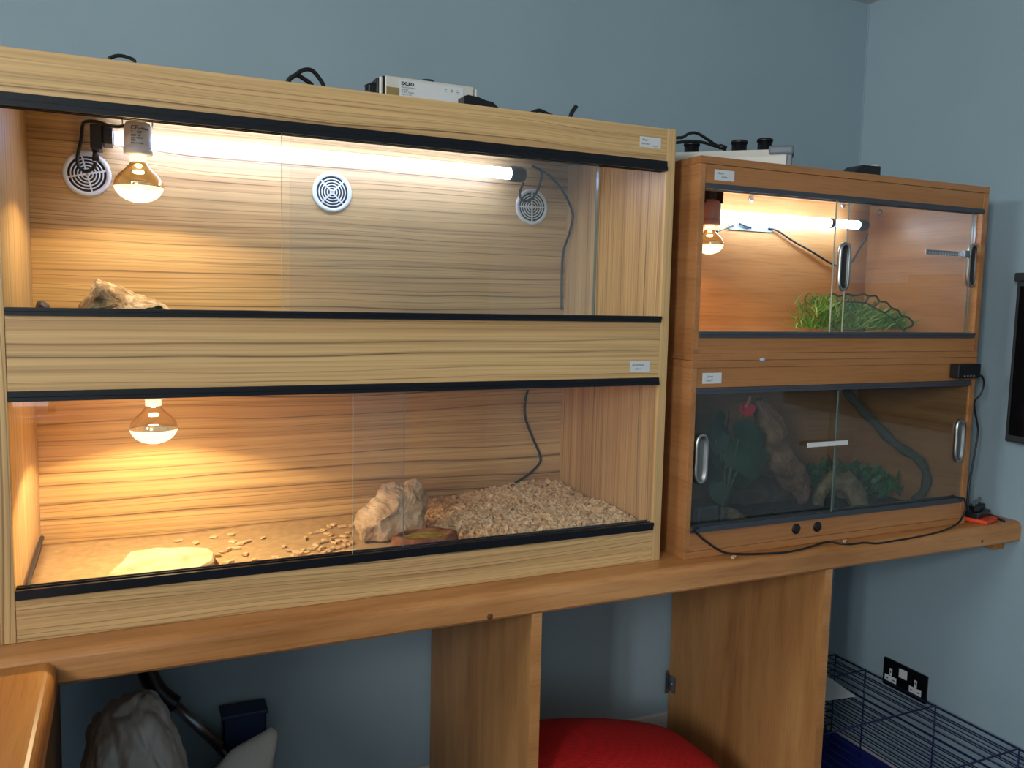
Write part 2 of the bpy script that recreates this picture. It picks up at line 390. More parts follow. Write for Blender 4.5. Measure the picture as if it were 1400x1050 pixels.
wf.box(WX0-.05, WX1+.05, YF-.02, YF+.10, WZ0-.03, WZ0)
win = struct('window_1', wf, W['skirting'])
MB().box(WX0+.04, WX1-.04, YF-.048, YF-.044, WZ0+.04, WZ1-.04).build('window_pane', W['glass'], win)
struct('baseboard_back', MB().box(XL, XW-.02, YW-.016, YW, 0, .225, .003), W['skirting'])
struct('baseboard_right', MB().box(XW-.016, XW, YF, YW-.02, 0, .07, .003), W['skirting'])
struct('trim_1', MB().box(XW-.0035, XW, YW-.0035, YW, H+.02, CEIL), W['wall'])

# ------------------------------------------------------------------ worktops and supports
t = thing('worktop', 'long thick wooden worktop with a rounded front edge carrying the vivaria', 'worktop', (1.0, .25, H-.052))
prof = [(YW-.001, H-.052), (YW-.001, H), (-.045, H)]
for i in range(1, 6):
    a = math.pi/2*i/6; prof.append((-.045 - .016*math.sin(a), H - .016 + .016*math.cos(a)))
prof += [(-.061, H-.016), (-.061, H-.047), (-.057, H-.052)]
MB().prism(prof, XL+.001, XW-.001).build('board', W['desk'], t)
MB().box(XW-.045, XW-.0005, -.02, .35, H-.082, H-.0525, .002).build('batten', W['desk_y'], t)
k0 = at(670, 843, y=-.0613); k1 = at(1343, 740, y=-.0613)
for kk, rr in ((k0, .006), (k1, .004)):
    MB().lathe([(rr, -.0002), (rr*.9, .0005)], kk, 16, mat=Matrix.Rotation(math.pi/2, 4, 'X')).build('knot', W['knot'], t)

RZ = H - .012
t = thing('return_desk', 'wooden desk with a bright rounded edge joined at right angles in the near corner', 'desk', (-.25, -.6, 0))
prof = [(-.62, RZ-.05), (-.62, RZ), (.040, RZ)]
for i in range(1, 6):
    a = math.pi/2*i/6; prof.append((.040 + .018*math.sin(a), RZ - .018 + .018*math.cos(a)))
prof += [(.058, RZ-.018), (.058, RZ-.044), (.053, RZ-.05)]
MB().prism(prof, -1.30, -.0625, 'y').build('top', W['desk_y'], t)
MB().box(.012, .034, -1.25, .30, .001, RZ-.0505, .001).build('side_panel', W['support'], t)

for nm, x0, x1, lab in (('a', .862, .884, 'upright wooden panel holding up the worktop, left of the red bean bag'), ('b', 1.610, 1.632, 'upright wooden panel holding up the worktop, beside the blue cage')):
    t = thing('support_panel', lab, 'panel', ((x0+x1)/2, .25, 0))
    MB().box(x0, x1-.0006, -.045, YW-.018, .001, H-.0525).build('board', W['support'], t)
    MB().box(x0, x1, -.0475, -.0454, .001, H-.0525, .0004).build('edge_band', W['desk'], t)
    if nm == 'b':
        hb = MB().box(x0-.004, x0-.0004, .50, .530, H-.60, H-.55, .001).box(x0-.014, x0-.0004, .532, .533, H-.61, H-.54)
        hb.lathe([(.004, -.003), (.004, .003)], (x0-.0045, .515, H-.575), 12, mat=Matrix.Rotation(math.pi/2, 4, 'Y'))
        hb.build('hinge_plate', W['steel'], t)
        MB().prism([(x0-.03, H-.0527), (x0-.0005, H-.0527), (x0-.0005, H-.068)], .02, .05, 'y').build('corner_bracket', W['black'], t)

# ------------------------------------------------------------------ left double vivarium
A = 1.164; XO = 1.1845; ZT = .8934; YB = .4232; BK = .441
LZ = dict(r1t=.829, r1b=.809, r2t=.5172, r2b=.505, r3t=.3908, r3b=.3753, r4t=.0847, r4b=.0683)
E1 = .0006
viv = thing('vivarium', 'large two-storey vivarium of light streaked wood with black door rails', 'vivarium', (A/2, .22, H))
B = lambda *a, **k: MB().box(*a, **k)
zz = lambda z: H + z
for x0, x1 in ((-.0205, 0), (A, XO)):
    B(x0, x1, 0, BK, zz(E1), zz(ZT), bev=.0007).build('side_panel', W['zebra_z'], viv)
B(.0003, A-.0003, YB, BK, zz(E1), zz(ZT-.001)).build('back_panel', W['zebra_back'], viv)
B(.0003, A-.0003, .0175, YB-.0003, zz(ZT-.019), zz(ZT-.0006)).build('top_panel', W['zebra_x'], viv)
B(.0003, A-.0003, .0175, YB-.0003, zz(.470), zz(.488)).build('shelf_panel', W['zebra_x'], viv)
B(.0003, A-.0003, .0175, YB-.0003, zz(.004), zz(.022)).build('base_panel', W['zebra_x'], viv)
for z0, z1 in ((LZ['r1t'], ZT-.0006), (LZ['r3t'], LZ['r2b']), (E1, LZ['r4b'])):
    B(.0004, A-.0004, .0008, .0170, zz(z0), zz(z1), bev=.0005).build('fascia', W['zebra_x'], viv)

def rail(x0, x1, y, z0, z1, down, mat, parent):
    """E-shaped sliding door channel: a web and three fins, opening downward or upward"""
    w = .0265; d = [0, .0022, .0022, .0095, .0095, .0117, .0117, .019, .019, .0212]
    h = z1 - z0; web = h*.38
    if down: prof = [(y, z1), (y + w, z1), (y+w, z0), (y+w-.003, z0), (y+w-.003, z1-web), (y+.016, z1-web), (y+.016, z0), (y+.0135, z0), (y+.0135, z1-web), (y+.004, z1-web), (y+.004, z0), (y-.002, z0), (y-.002, z0+h*.42), (y, z0+h*.46)]
    else: prof = [(y, z0), (y + w, z0), (y+w, z1), (y+w-.003, z1), (y+w-.003, z0+web), (y+.016, z0+web), (y+.016, z1), (y+.0135, z1), (y+.0135, z0+web), (y+.004, z0+web), (y+.004, z1), (y-.002, z1), (y-.002, z1-h*.42), (y, z1-h*.46)]
    mb = MB(); n = len(prof)
    vs = [(x0, *p) for p in prof] + [(x1, *p) for p in prof]
    mb.add(vs, [[i, (i+1) % n, n+(i+1) % n, n+i] for i in range(n)])
    # end caps as separate strips
    for e, x in ((0, x0), (n, x1)):
        mb.add([(x, *p) for p in prof], [[0, 1, 4, 5, 8, 9, 12, 13], [1, 2, 3, 4], [5, 6, 7, 8], [9, 10, 11, 12]])
    return mb.build('door_rail', mat, parent)
for zt, zb, dn in ((LZ['r1t'], LZ['r1b'], 1), (LZ['r2t'], LZ['r2b'], 0), (LZ['r3t'], LZ['r3b'], 1), (LZ['r4t'], LZ['r4b'], 0)):
    rail(.0006, A-.0006, -.0035, zz(zb+.0003), zz(zt-.0003), dn, W['black_rail'], viv)

def pane(parent, x0, x1, y, z0, z1, mat, edges='lr', th=.004, ew=.0006, em='glass_edge'):
    g = MB().box(x0+ew, x1-ew, y, y+th, zz(z0), zz(z1)).build('glass_door', mat, parent)
    if 'l' in edges: MB().box(x0, x0+ew, y, y+th, zz(z0), zz(z1)).build('glass_edge', W[em], g)
    if 'r' in edges: MB().box(x1-ew, x1, y, y+th, zz(z0), zz(z1)).build('glass_edge', W[em], g)
    return g
YG1, YG2 = .0025, .0145           # front and rear track
pane(viv, .404, 1.006, YG1, LZ['r2b']+.007, LZ['r1t']-.009, W['glass'])
pane(viv, .420, 1.016, YG2, LZ['r2b']+.007, LZ['r1t']-.009, W['glass'], 'r')
pane(viv, .004, .624, YG2, LZ['r4b']+.008, LZ['r3t']-.007, W['glass'], 'r')
pane(viv, .525, A-.004, YG1, LZ['r4b']+.008, LZ['r3t']-.007, W['glass'], 'l')

def vent(parent, c, y, rot, R=.0435):
    """round louvred vent: rim, concentric rings, cross bars, dark backing"""
    mx = Matrix.Rotation(math.pi/2, 4, 'X') @ Matrix.Rotation(rot, 4, 'Z'); ctr = Vector((c.x, y, c.z)); mb = MB()
    def ring(r0, r1, h0, h1): mb.lathe([(r0, h0), (r1, h0), (r1, h1*.55), (r1-.0012 if r1-r0 > .003 else r1, h1), (r0, h1), (r0, h0)], ctr, 48, mat=mx, cap=False)
    ring(R*.79, R, .0002, .004)
    for q in (.66, .52, .38, .24, .10): ring(R*q-.0012, R*q+.0012, .0012, .0028)
    for a in (0, math.pi/2):
        m2 = Matrix.Translation(ctr) @ mx @ Matrix.Rotation(a, 4, 'Z')
        mb.box(-R*.80, R*.80, -.0016, .0016, .0012, .0034, mat=m2)
    o = mb.build('vent', W['white_plastic'], parent)
    MB().lathe([(R*.80, .0002), (R*.80, .0008)], ctr, 40, mat=mx).build('vent_mesh', W['dark_box'], o)
    return o
for (u, v), rt in (((119, 238), .24), ((454, 263), .78), ((727, 283), 0.02)): vent(viv, at(u, v, y=YB-.001), YB-.0003, rt)
# screw cover on the right inside wall
# ------------------------------------------------------------------ lamps
def heat_lamp(label, x, y, zbot, ztop, scale=1.0, holder='white_plastic', power=2.0, half=70, bracket=True, text=False, cable_pts=None, glow=.5):
    root = thing('heat_lamp', label, 'heat lamp', (x, y, zz(ztop)))
    s = scale; z0 = zz(zbot); c = (x, y, z0)
    body = [(.0405, .0275), (.0412, .030), (.0385, .040), (.033, .048), (.026, .0545), (.019, .061), (.0150, .0665), (.0137, .070)]
    bulb = MB().lathe([(r*s, z*s) for r, z in body], c, 48, cap=False).build('bulb', W['gold'], root)
    MB().lathe([(.0137*s, .070*s), (.0135*s, .090*s)], c, 32, cap=False).build('bulb_neck', W['frost'], bulb)
    lens = [(.0004, 0), (.010, .0008), (.022, .0048), (.031, .0105), (.037, .0175), (.0402, .0245), (.0405, .0275)]
    MB().lathe([(r*s, z*s) for r, z in lens], c, 48, cap=False).build('bulb_lens', W['lens'], bulb)
    MB().lathe([(.0004, .050*s), (.0085*s, .051*s), (.0095*s, .0535*s), (.0085*s, .056*s), (.0004, .057*s)], c, 20, cap=False).build('filament', W['filament'], bulb)
    zh = z0 + .083*s; hr = .0225
    hp = [(hr-.003, zh), (hr+.0012, zh+.001), (hr+.0012, zh+.012), (hr-.0002, zh+.0135), (hr-.0002, zh+.0155), (hr+.0004, zh+.017), (hr, zh+.047), (hr-.003, zh+.054), (hr-.011, zh+.058), (.006, zh+.060)]
    hold = MB().lathe(hp, (x, y, 0), 40).build('lamp_holder', W[holder], root)
    if text:
        mb = MB(); az = math.atan2(CAM.y - y, CAM.x - x)
        for st, sz, zo, xo in (('CE', .0095, .040, -.0115), ('-~Heat', .0062, .0405, .000), ('T', .005, .034, -.0110), ('E27', .005, .034, -.001), ('250V 4A', .0042, .0288, -.0110), ('max 150W', .0042, .0245, -.0110), ('IP20', .0042, .0203, -.0110), ('Made in China', .0034, .0160, -.0110)):
            vs, fs = text_mesh(st, sz, bold=.0001)
            mb.add([Vector((x + (hr+.0007)*math.cos(az + (v.x+xo)/hr), y + (hr+.0007)*math.sin(az + (v.x+xo)/hr), zh + zo + v.y)) for v in vs], fs)
        mb.build('printed_text', W['ink'], hold)
    if bracket:
        zc = zz(ztop) - .0006
        br = MB().box(x-.024, x+.024, y-.014, y+.014, zc-.0022, zc, .0005).box(x-.009, x+.009, y-.007, y+.007, zh+.0585, zc-.002)
        for sx in (-1, 1): br.box(x+sx*.024-.001, x+sx*.024+.001, y-.012, y+.012, zh+.050, zc-.002)
        br.build('bracket', W['black'] if holder != 'white_plastic' else W['steel'], root)
    if cable_pts: MB().tube(cable_pts, .0034, 8).build('power_cable', W['cable'], root)
    ld = bpy.data.lights.new('heat_lamp_beam', 'SPOT'); ld.energy = power; ld.color = (1.0, .79, .44); ld.spot_size = math.radians(half*2); ld.spot_blend = .12; ld.shadow_soft_size = .006
    lo = bpy.data.objects.new('heat_lamp_beam', ld); C.objects.link(lo); lo.parent = root; lo.location = Vector((x, y, z0 + .046*s)) - Vector(root.location)
    gd = bpy.data.lights.new('heat_lamp_glow', 'POINT'); gd.energy = glow; gd.color = (1.0, .78, .47); gd.shadow_soft_size = .008
    go = bpy.data.objects.new('heat_lamp_glow', gd); C.objects.link(go); go.parent = root; go.location = Vector((x, y, z0 + .040*s)) - Vector(root.location)
    return root
yk = YB - .014
lamp_cable = [at(172, 172, y=.20), at(160, 173, y=.25), at(147, 171, y=.32), at(133, 166.5, y=.335), at(118, 166, y=.37), at(113, 172, y=yk), at(111, 190, y=yk), at(106, 215, y=yk), at(108, 228, y=yk), at(116, 234, y=yk), at(123, 233, y=yk-.006), at(128, 229, y=.388), at(130.5, 222, y=.381)]
heat_lamp('lit reflector bulb in a white holder in the upper tank beside a black plug', .190, .200, .7005, .8738, power=7.0, half=74, glow=.7, text=True, cable_pts=lamp_cable)
heat_lamp('lit reflector bulb in the lower tank hanging over the pale slab', .206, .200, .2685, .4694, power=14.0, half=70, glow=3.2)
heat_lamp('lit bulb in a pinkish holder in the smaller cabinet', 1.393, .150, .6585, .8290, .80, 'terra', 4.0, 72, glow=.4)

# fluorescent tube of the upper left tank
t = thing('fluorescent_light', 'long glowing white tube across the big upper tank', 'light', (.58, .36, zz(.87)))
zt = .8345
MB().lathe([(.0125, 0), (.0130, .004), (.0130, .828), (.0125, .832)], (.152, .36, zz(zt)), 24, mat=Matrix.Rotation(math.pi/2, 4, 'Y')).build('glowing_tube', W['tube'], t)
MB().lathe([(.0135, 0), (.0172, .001), (.0182, .008), (.0178, .026), (.0165, .030), (.0160, .036), (.009, .039)], (.9785, .36, zz(zt)), 28, mat=Matrix.Rotation(math.pi/2, 4, 'Y')).build('end_cap', W['black'], t)
p0 = at(716, 250, y=.36)
MB().tube([p0, at(711, 262, y=.365), at(712, 271, y=.395), at(719, 275, y=.408), at(729, 270, y=.410), at(737, 255, y=.410), at(741, 237, y=.410), at(736, 231, y=.410), at(728, 227, y=.410)], .0030, 8).build('lead', W['cable'], t)
# plug of the tube, left end
b0 = at(123, 171, y=.375); b1 = at(155, 205, y=.375)
pl = MB().box(b0.x, b0.x+.022, .350, .400, at(130, 206, y=.375).z, b0.z, .003).box(b0.x+.0215, b1.x, .345, .405, at(150, 200, y=.375).z, at(150, 173, y=.375).z, .003)
pl.lathe([(.0065, 0), (.0055, .014), (.0042, .026)], (at(131, 220, y=.38).x, .38, at(131, 220, y=.38).z), 14)
pl.build('plug', W['black'], t)
MB().tube([at(737, 231, y=.412), at(755, 243, y=.412), at(770, 262, y=.410), at(781, 285, x=1.156), at(783, 298, x=1.156), at(778, 320, x=1.156), at(770, 345, y=.410), at(768, 380, y=.407), at(768, 424, y=.400)], .0030, 8).build('mains_lead', W['cable'], t)

cb = MB().tube([at(722, 533, y=.417), at(718, 548, y=.417), at(718, 570, y=.417), at(728, 598, y=.417), at(738, 622, y=.416), at(737, 634, y=.416), at(722, 649, y=.412), at(705, 660, y=.405), at(694, 668, y=.395)], .0031, 8)
tag(cb.build('sensor_cable', W['cable']), 'thin black cable down the back of the lower left tank into the wood chips', 'cable')

# ------------------------------------------------------------------ upper left tank contents
ZU = .4885
nx, ny = 60, 20; vs = []; fs = []
for j in range(ny+1):
    for i in range(nx+1):
        x = .004 + (A-.008)*i/nx; y = .022 + (YB-.027)*j/ny
        z = ZU + .009 + .0015*noise.noise(Vector((x*9, y*9, 0)))
        if j >= ny-3: z += (.004 + .0085*max(0, math.sin((x-.12)*5.2)))*(j-ny+3)/3
        vs.append((x, y, zz(z)))
for j in range(ny):
    for i in range(nx): a = j*(nx+1)+i; fs.append([a, a+1, a+nx+2, a+nx+1])
b = len(vs); vs += [(p[0], p[1], zz(ZU+.001)) for p in vs]
fs += [[b+a for a in f[::-1]] for f in fs[:]]
for i in range(nx): fs += [[i, b+i, b+i+1, i+1]]; e = ny*(nx+1); fs += [[e+i+1, b+e+i+1, b+e+i, e+i]]
for j in range(ny): a = j*(nx+1); fs += [[a+nx+1, b+a+nx+1, b+a, a]]; a += nx; fs += [[a, b+a, b+a+nx+1, a+nx+1]]
tag(MB().add(vs, fs, 0, True).build('reptile_carpet', W['turf']), 'green reptile carpet covering the floor of the upper left tank', 'carpet')
uy = .15
poly = [at(u, v, y=uy) for u, v in ((108, 422), (115, 408), (122, 404), (125, 391), (133, 384), (140, 384), (156, 391), (176, 398), (196, 406), (212, 412), (226, 418), (232, 424), (170, 428))]
rk = outline_solid(poly, uy, .12, zz(ZU+.0125), 13, 90, .0065, 34, 2, .30, .95, 6)
for v in rk.v:
    f_ = min(1, max(0, (v.x - .125)/.04)); v.y += max(0, v.z - zz(ZU+.0125))*1.5*f_
tag(rk.build('rock', W['rock_b']), 'wedge shaped rock with a bright flat top in the upper left tank', 'rock')
ch = outline_solid([at(u, v, y=.2) for u, v in ((48, 426), (51, 412), (58, 411), (67, 418), (70, 426))], .2, .05, zz(ZU+.0125), 7, 30, .002, 40, 4)
tag(ch.build('ornament', W['dark_box']), 'small dark ornament in the corner of the upper left tank', 'ornament')

# ------------------------------------------------------------------ lower left tank contents
def sand_z(x, y): return .036 + .012*min(1, max(0, (x-.25)/.45)) + .0016*noise.noise(Vector((x*11, y*11, 2))) + .004*max(0, (y-.38)/.04)
nx, ny = 70, 26; vs = []; fs = []
for j in range(ny+1):
    for i in range(nx+1):
        x = .003 + (A-.006)*i/nx; y = .030 + (YB-.034)*j/ny; vs.append((x, y, zz(sand_z(x, y))))
for j in range(ny):
    for i in range(nx): a = j*(nx+1)+i; fs.append([a, a+1, a+nx+2, a+nx+1])
b = len(vs); vs += [(p[0], p[1], zz(.023)) for p in vs]
fs += [[b+a for a in f[::-1]] for f in fs[:]]
for i in range(nx): fs += [[i, b+i, b+i+1, i+1]]; e = ny*(nx+1); fs += [[e+i+1, b+e+i+1, b+e+i, e+i]]
for j in range(ny): a = j*(nx+1); fs += [[a+nx+1, b+a+nx+1, b+a, a]]; a += nx; fs += [[a, b+a, b+a+nx+1, a+nx+1]]
tag(MB().add(vs, fs, 0, True).build('sand', W['sand']), 'tan sand spread over the floor of the lower left tank', 'sand', kind='stuff')

tag(MB().tube([at(57.5, 735, x=.0075), at(50, 758, x=.0078), at(43, 780, x=.0080), at(37, 803, x=.0082)], .0042, 8).build('heater_cable', W['cable']), 'black cable along the left wall of the lower left tank floor', 'cable')

def pile_h(x, y):
    e = (x - (.715 + .10*max(0, (.25-y)/.25) + .03*noise.noise(Vector((y*14, 0, 3)))))/.09
    e = max(0, min(1, e)); e = e*e*(3-2*e)
    h = .012 + .018*min(1, max(0, (x-.8)/.2)) + .007*noise.noise(Vector((x*16, y*16, 5))) + .010*max(0, 1-abs(x-1.05)/.15)*max(0, (y-.2)/.2)
    return e*max(.004, h)
chip_shapes = []
def chip_geo(rng):
    a, b, c = rng.uniform(.0045, .0095), rng.uniform(.003, .0062), rng.uniform(.0010, .0026)
    pts = []
    for sx, sy, sz in ((-1, -1, -1), (1, -1, -1), (1, 1, -1), (-1, 1, -1), (-1, -1, 1), (1, -1, 1), (1, 1, 1), (-1, 1, 1)):
        pts.append(Vector((sx*a*rng.uniform(.65, 1.1), sy*b*rng.uniform(.6, 1.1), sz*c*rng.uniform(.7, 1.2))))
    return pts
CF = [[3, 2, 1, 0], [4, 5, 6, 7], [0, 1, 5, 4], [1, 2, 6, 5], [2, 3, 7, 6], [3, 0, 4, 7]]
rng = random.Random(3); mb = MB(); nx, ny = 50, 40; vs = []; fs = []
for j in range(ny+1):
    for i in range(nx+1):
        x = .66 + (A-.664)*i/nx; y = .032 + (YB-.038)*j/ny; vs.append((x, y, zz(sand_z(x, y) + max(.0012, pile_h(x, y) - .003))))
for j in range(ny):
    for i in range(nx): a = j*(nx+1)+i; fs.append([a, a+1, a+nx+2, a+nx+1])
mb.add(vs, fs)
n = 0
while n < 3600:
    x = rng.uniform(.67, A-.012); y = rng.uniform(.038, YB-.012); h = pile_h(x, y)
    if h < .002 and rng.random() > .05: continue
    if .575 < x < .745 and .14 < y < .275: continue
    if .60 < x < .785 and y < .150: continue
    m = Matrix.Translation((x, y, zz(sand_z(x, y) + h + rng.uniform(-.003, .0035)))) @ Matrix.Rotation(rng.uniform(0, 6.3), 4, 'Z') @ Matrix.Rotation(rng.gauss(0, .5), 4, 'X') @ Matrix.Rotation(rng.gauss(0, .5), 4, 'Y')
    q = [m @ p for p in chip_geo(rng)]; lift = max(0, zz(sand_z(x, y) + .0012) - min(p.z for p in q)); mb.add([p + Vector((0, 0, lift)) for p in q], CF); n += 1
tag(mb.build('wood_chip_bedding', W['chip'], recalc=False), 'deep bed of pale wood chips at the far end of the lower left tank', 'wood chips', kind='stuff')
protos = []
def loose_chip(x, y, k, a):
    z = zz(sand_z(x, y)) + .0016
    if k < len(protos): o = protos[k].copy(); C.objects.link(o)
    else:
        o = MB().add(chip_geo(random.Random(50+k)), CF).build('wood_chip', W['chip']); protos.append(o)
        tag(o, 'pale wood chip lying loose on the tan sand beside the slab', 'wood chip', 'loose wood chips scattered on the sand')
    o.location = (x, y, z); o.rotation_euler = (0, 0, a)
spots = [(297, 762), (303, 757), (312, 754), (318, 742), (330, 744), (327, 746), (338, 742), (323, 751), (294, 770), (290, 774), (308, 772), (336, 760), (347, 767), (316, 769), (244, 741), (268, 744), (316, 733), (388, 749), (292, 736),
         (376, 765), (384, 767), (400, 763), (404, 757), (409, 759), (414, 755), (420, 757), (425, 753), (431, 752), (436, 754), (441, 750), (424, 762), (430, 764), (437, 761), (443, 757), (449, 755), (455, 752), (462, 751), (470, 748), (466, 757),
         (417, 738), (424, 731), (435, 729), (442, 727), (447, 731), (452, 733), (437, 744), (432, 748), (456, 738), (457, 744), (463, 741), (470, 735), (476, 730), (450, 722), (456, 719), (468, 722), (479, 722), (444, 741), (472, 742), (480, 745), (486, 755), (492, 757), (478, 756), (412, 765), (395, 755), (360, 737)]
r2 = random.Random(9)
for i, (u, v) in enumerate(spots):
    p = at(u, v, z=.043); p = at(u, v, z=sand_z(p.x, p.y))
    if p.y < .034: continue
    loose_chip(p.x, p.y, i if i < 5 else r2.randrange(5), r2.uniform(0, 6.3))

zs = .0405
top = [at(u, v, z=.060) for u, v in ((137, 795), (150, 781), (166, 768), (172, 759), (179, 753), (196, 751), (214, 748), (232, 748.5), (252, 747), (270, 748), (285, 748.5), (290, 752), (294, 755), (292, 765), (281, 772), (266, 781))]
top += [Vector((.24, .036, zz(.06))), Vector((.17, .034, zz(.06))), Vector((.128, .044, zz(.06)))]
cx = sum(p.x for p in top)/len(top); cy = sum(p.y for p in top)/len(top)
vs = []; fs = []; n = len(top); R = 7
for k, (s_, z) in enumerate(((.93, zs+.001), (1.0, .047), (1.0, .056), (.96, .0600), (.7, .0612), (.4, .0618), (.12, .0615))):
    for p in top: vs.append((cx + (p.x-cx)*s_, cy + (p.y-cy)*s_, zz(z) + (.0012*noise.noise(Vector((p.x*40*s_, p.y*40, 1))) if k > 2 else 0)))
for k in range(R-1):
    for i in range(n): fs.append([k*n+i, k*n+(i+1) % n, (k+1)*n+(i+1) % n, (k+1)*n+i])
fs += [list(range(n))[::-1], list(range((R-1)*n, R*n))]
tag(MB().add(vs, fs).build('slab', W['pale_rock']), 'pale flat stone slab glowing under the lower heat lamp', 'stone')
ry = .205
poly = [at(u, v, y=ry) for u, v in ((484, 718), (489, 730), (492, 741), (499, 746), (512, 748), (534, 744), (548, 737), (566, 733), (578, 724), (583, 700), (584, 676), (581, 664), (574, 657), (566, 655), (557, 657), (553, 661), (542, 662), (528, 664), (521, 671), (520, 680), (514, 680), (508, 690), (502, 699), (494, 706))]
rk = outline_solid(poly, ry, .085, zz(.0500), 15, 110, .0105, 26, 5, .40, .85, 6)
tag(rk.build('rock', W['rock']), 'tall rugged tan rock standing on the sand beside the wood chips', 'rock')
t = thing('food_dish', 'brown rock-look dish of yellow green feed at the foot of the tall rock', 'dish', (.694, .098, zz(.05)))
cx, cy = .694, .098; vs = []; fs = []; n = 40; prof = ((.030, .0), (.062, .0), (.068, .010), (.0635, .029), (.054, .031), (.048, .022), (.044, .016), (.0, .016))
for k, (r, z) in enumerate(prof):
    for i in range(n):
        a = 2*math.pi*i/n; w = 1 + .10*noise.noise(Vector((math.cos(a)*2, math.sin(a)*2, k*.25))); zn = .003*noise.noise(Vector((math.cos(a)*3, math.sin(a)*3, 7))) if z > .01 else 0
        vs.append((cx + r*1.0*w*math.cos(a), cy + r*.60*w*math.sin(a), zz(.0515 + z*.95 + zn)))
for k in range(len(prof)-1):
    for i in range(n): fs.append([k*n+i, k*n+(i+1) % n, (k+1)*n+(i+1) % n, (k+1)*n+i])
fs.append(list(range(n))[::-1])
MB().add(vs, fs, 0, True).build('dish', W['bowl'], t)
vs = [(cx, cy, zz(.0775))]; fs = []
for k in range(1, 7):
    for i in range(n):
        a = 2*math.pi*i/n; r = k/6; vs.append((cx + .0475*r*math.cos(a), cy + .0285*r*math.sin(a), zz(.0755 + .0028*noise.noise(Vector((math.cos(a)*r*9, math.sin(a)*r*9, 3))))))
for i in range(n): fs.append([0, 1+i, 1+(i+1) % n])
for k in range(5):
    for i in range(n): fs.append([1+k*n+i, 1+(k+1)*n+i, 1+(k+1)*n+(i+1) % n, 1+k*n+(i+1) % n])
MB().add(vs, fs, 0, True).build('feed', W['feed'], t)

# ------------------------------------------------------------------ right pair of vivaria
XA, XB, YR, YRB = 1.2335, 2.1038, -.0189, .352; TI = .0142; XRI = 2.0865; XLI = XA + TI; YIB = .334
def small_viv(label, z0, z1, rails):
    v = thing('vivarium', label, 'vivarium', ((XA+XB)/2, .16, zz(z0)))
    w = .0150
    B(XA, XB, YR, YRB, zz(z1-w), zz(z1), bev=.0006).build('top_panel', W['beech_x'], v)
    B(XA, XB, YR, YRB, zz(z0), zz(z0+w), bev=.0006).build('base_panel', W['beech_x'], v)
    B(XA, XLI, YR+.0008, YRB, zz(z0+w+.0003), zz(z1-w-.0003), bev=.0005).build('side_panel', W['beech_y'], v)
    B(XRI, XB, YR+.0008, YRB, zz(z0+w+.0003), zz(z1-w-.0003), bev=.0005).build('side_panel', W['beech_y'], v)
    B(XLI+.0003, XRI-.0003, YIB, YRB-.001, zz(z0+w+.0003), zz(z1-w-.0003)).build('back_panel', W['beech_x'], v)
    (t0, t1), (b0, b1) = rails
    B(XLI+.0004, XRI-.0004, YR+.0022, YR+.017, zz(t1), zz(z1-w-.0005), bev=.0005).build('fascia', W['beech_x'], v)
    B(XLI+.0004, XRI-.0004, YR+.0022, YR+.017, zz(z0+w+.0005), zz(b0), bev=.0005).build('fascia', W['beech_x'], v)
    for (a, b_), dn in (((t0, t1), 1), ((b0, b1), 0)):
        rail(XLI+.0006, XRI-.0006, YR-.0025, zz(a+.0003), zz(b_-.0003), dn, W['grey_rail'], v)
    return v
vu = small_viv('beech vivarium stacked on top, with lit tube and grassy plant', .4262, .8447, ((.7791, .791), (.474, .4874)))
vl = small_viv('unlit beech vivarium at the bottom, with driftwood and red flower', .0006, .4256, ((.3555, .3683), (.0569, .0702)))
RG1, RG2 = YR+.0035, YR+.0155
g1 = pane(vu, 1.612, 2.058, RG1, .474+.008, .791-.008, W['glass'])
g2 = pane(vu, 1.662, XRI-.003, RG2, .474+.008, .791-.008, W['glass'], 'lr')
h1 = pane(vl, XLI+.003, 1.668, RG2, .0569+.008, .3683-.008, W['glass_dim'], 'r', ew=.0030, em='edge_unlit')
h2 = pane(vl, 1.650, XRI-.003, RG1, .0569+.008, .3683-.008, W['glass_dim'], 'l', ew=.0008, em='edge_unlit')

def door_handle(pane_o, c, yf, w=.040, h=.110, scoop='recess'):
    """oval stick-on finger pull: pinched raised rim round a dark scooped recess"""
    mb = MB(); n = 56
    def ring(s_w, s_h, y):
        o = []
        for i in range(n):
            a = 2*math.pi*i/n; ca, sa = math.cos(a), math.sin(a)
            x = (abs(ca)**.8)*(1 if ca > 0 else -1)*w/2*s_w; z = (abs(sa)**.62)*(1 if sa > 0 else -1)*h/2*s_h
            pinch = 1 - .16*(1 - min(1, abs(z)/(h/2))**1.4)
            o.append((c.x + x*pinch, y, c.z + z))
        return o
    rs = [ring(1, 1, yf), ring(1.0, 1.0, yf-.004), ring(.90, .965, yf-.0085), ring(.62, .88, yf-.0070), ring(.54, .84, yf-.003), ring(.40, .7, yf-.0015), ring(.1, .3, yf-.001)]
    vs = [p for r in rs for p in r]; fs = []; mi = []
    for k in range(len(rs)-1):
        for i in range(n): fs.append([k*n+i, k*n+(i+1) % n, (k+1)*n+(i+1) % n, (k+1)*n+i]); mi.append(0 if k < 3 else 1)
    fs.append([(len(rs)-1)*n+i for i in range(n)]); mi.append(1); fs.append(list(range(n))[::-1]); mi.append(0)
    mb.add(vs, fs, 0, True); mb.mi = mi
    return mb.build('door_handle', [W['metal'], W[scoop]], pane_o)
door_handle(g1, at(1152, 365, y=RG1), RG1-.0002)
door_handle(g2, at(1327.5, 363, y=RG2), RG2-.0002)
door_handle(h1, at(957, 627, y=RG2), RG2-.0002, scoop='scoop')
door_handle(h2, at(1310, 602, y=RG1), RG1-.0002, scoop='scoop')
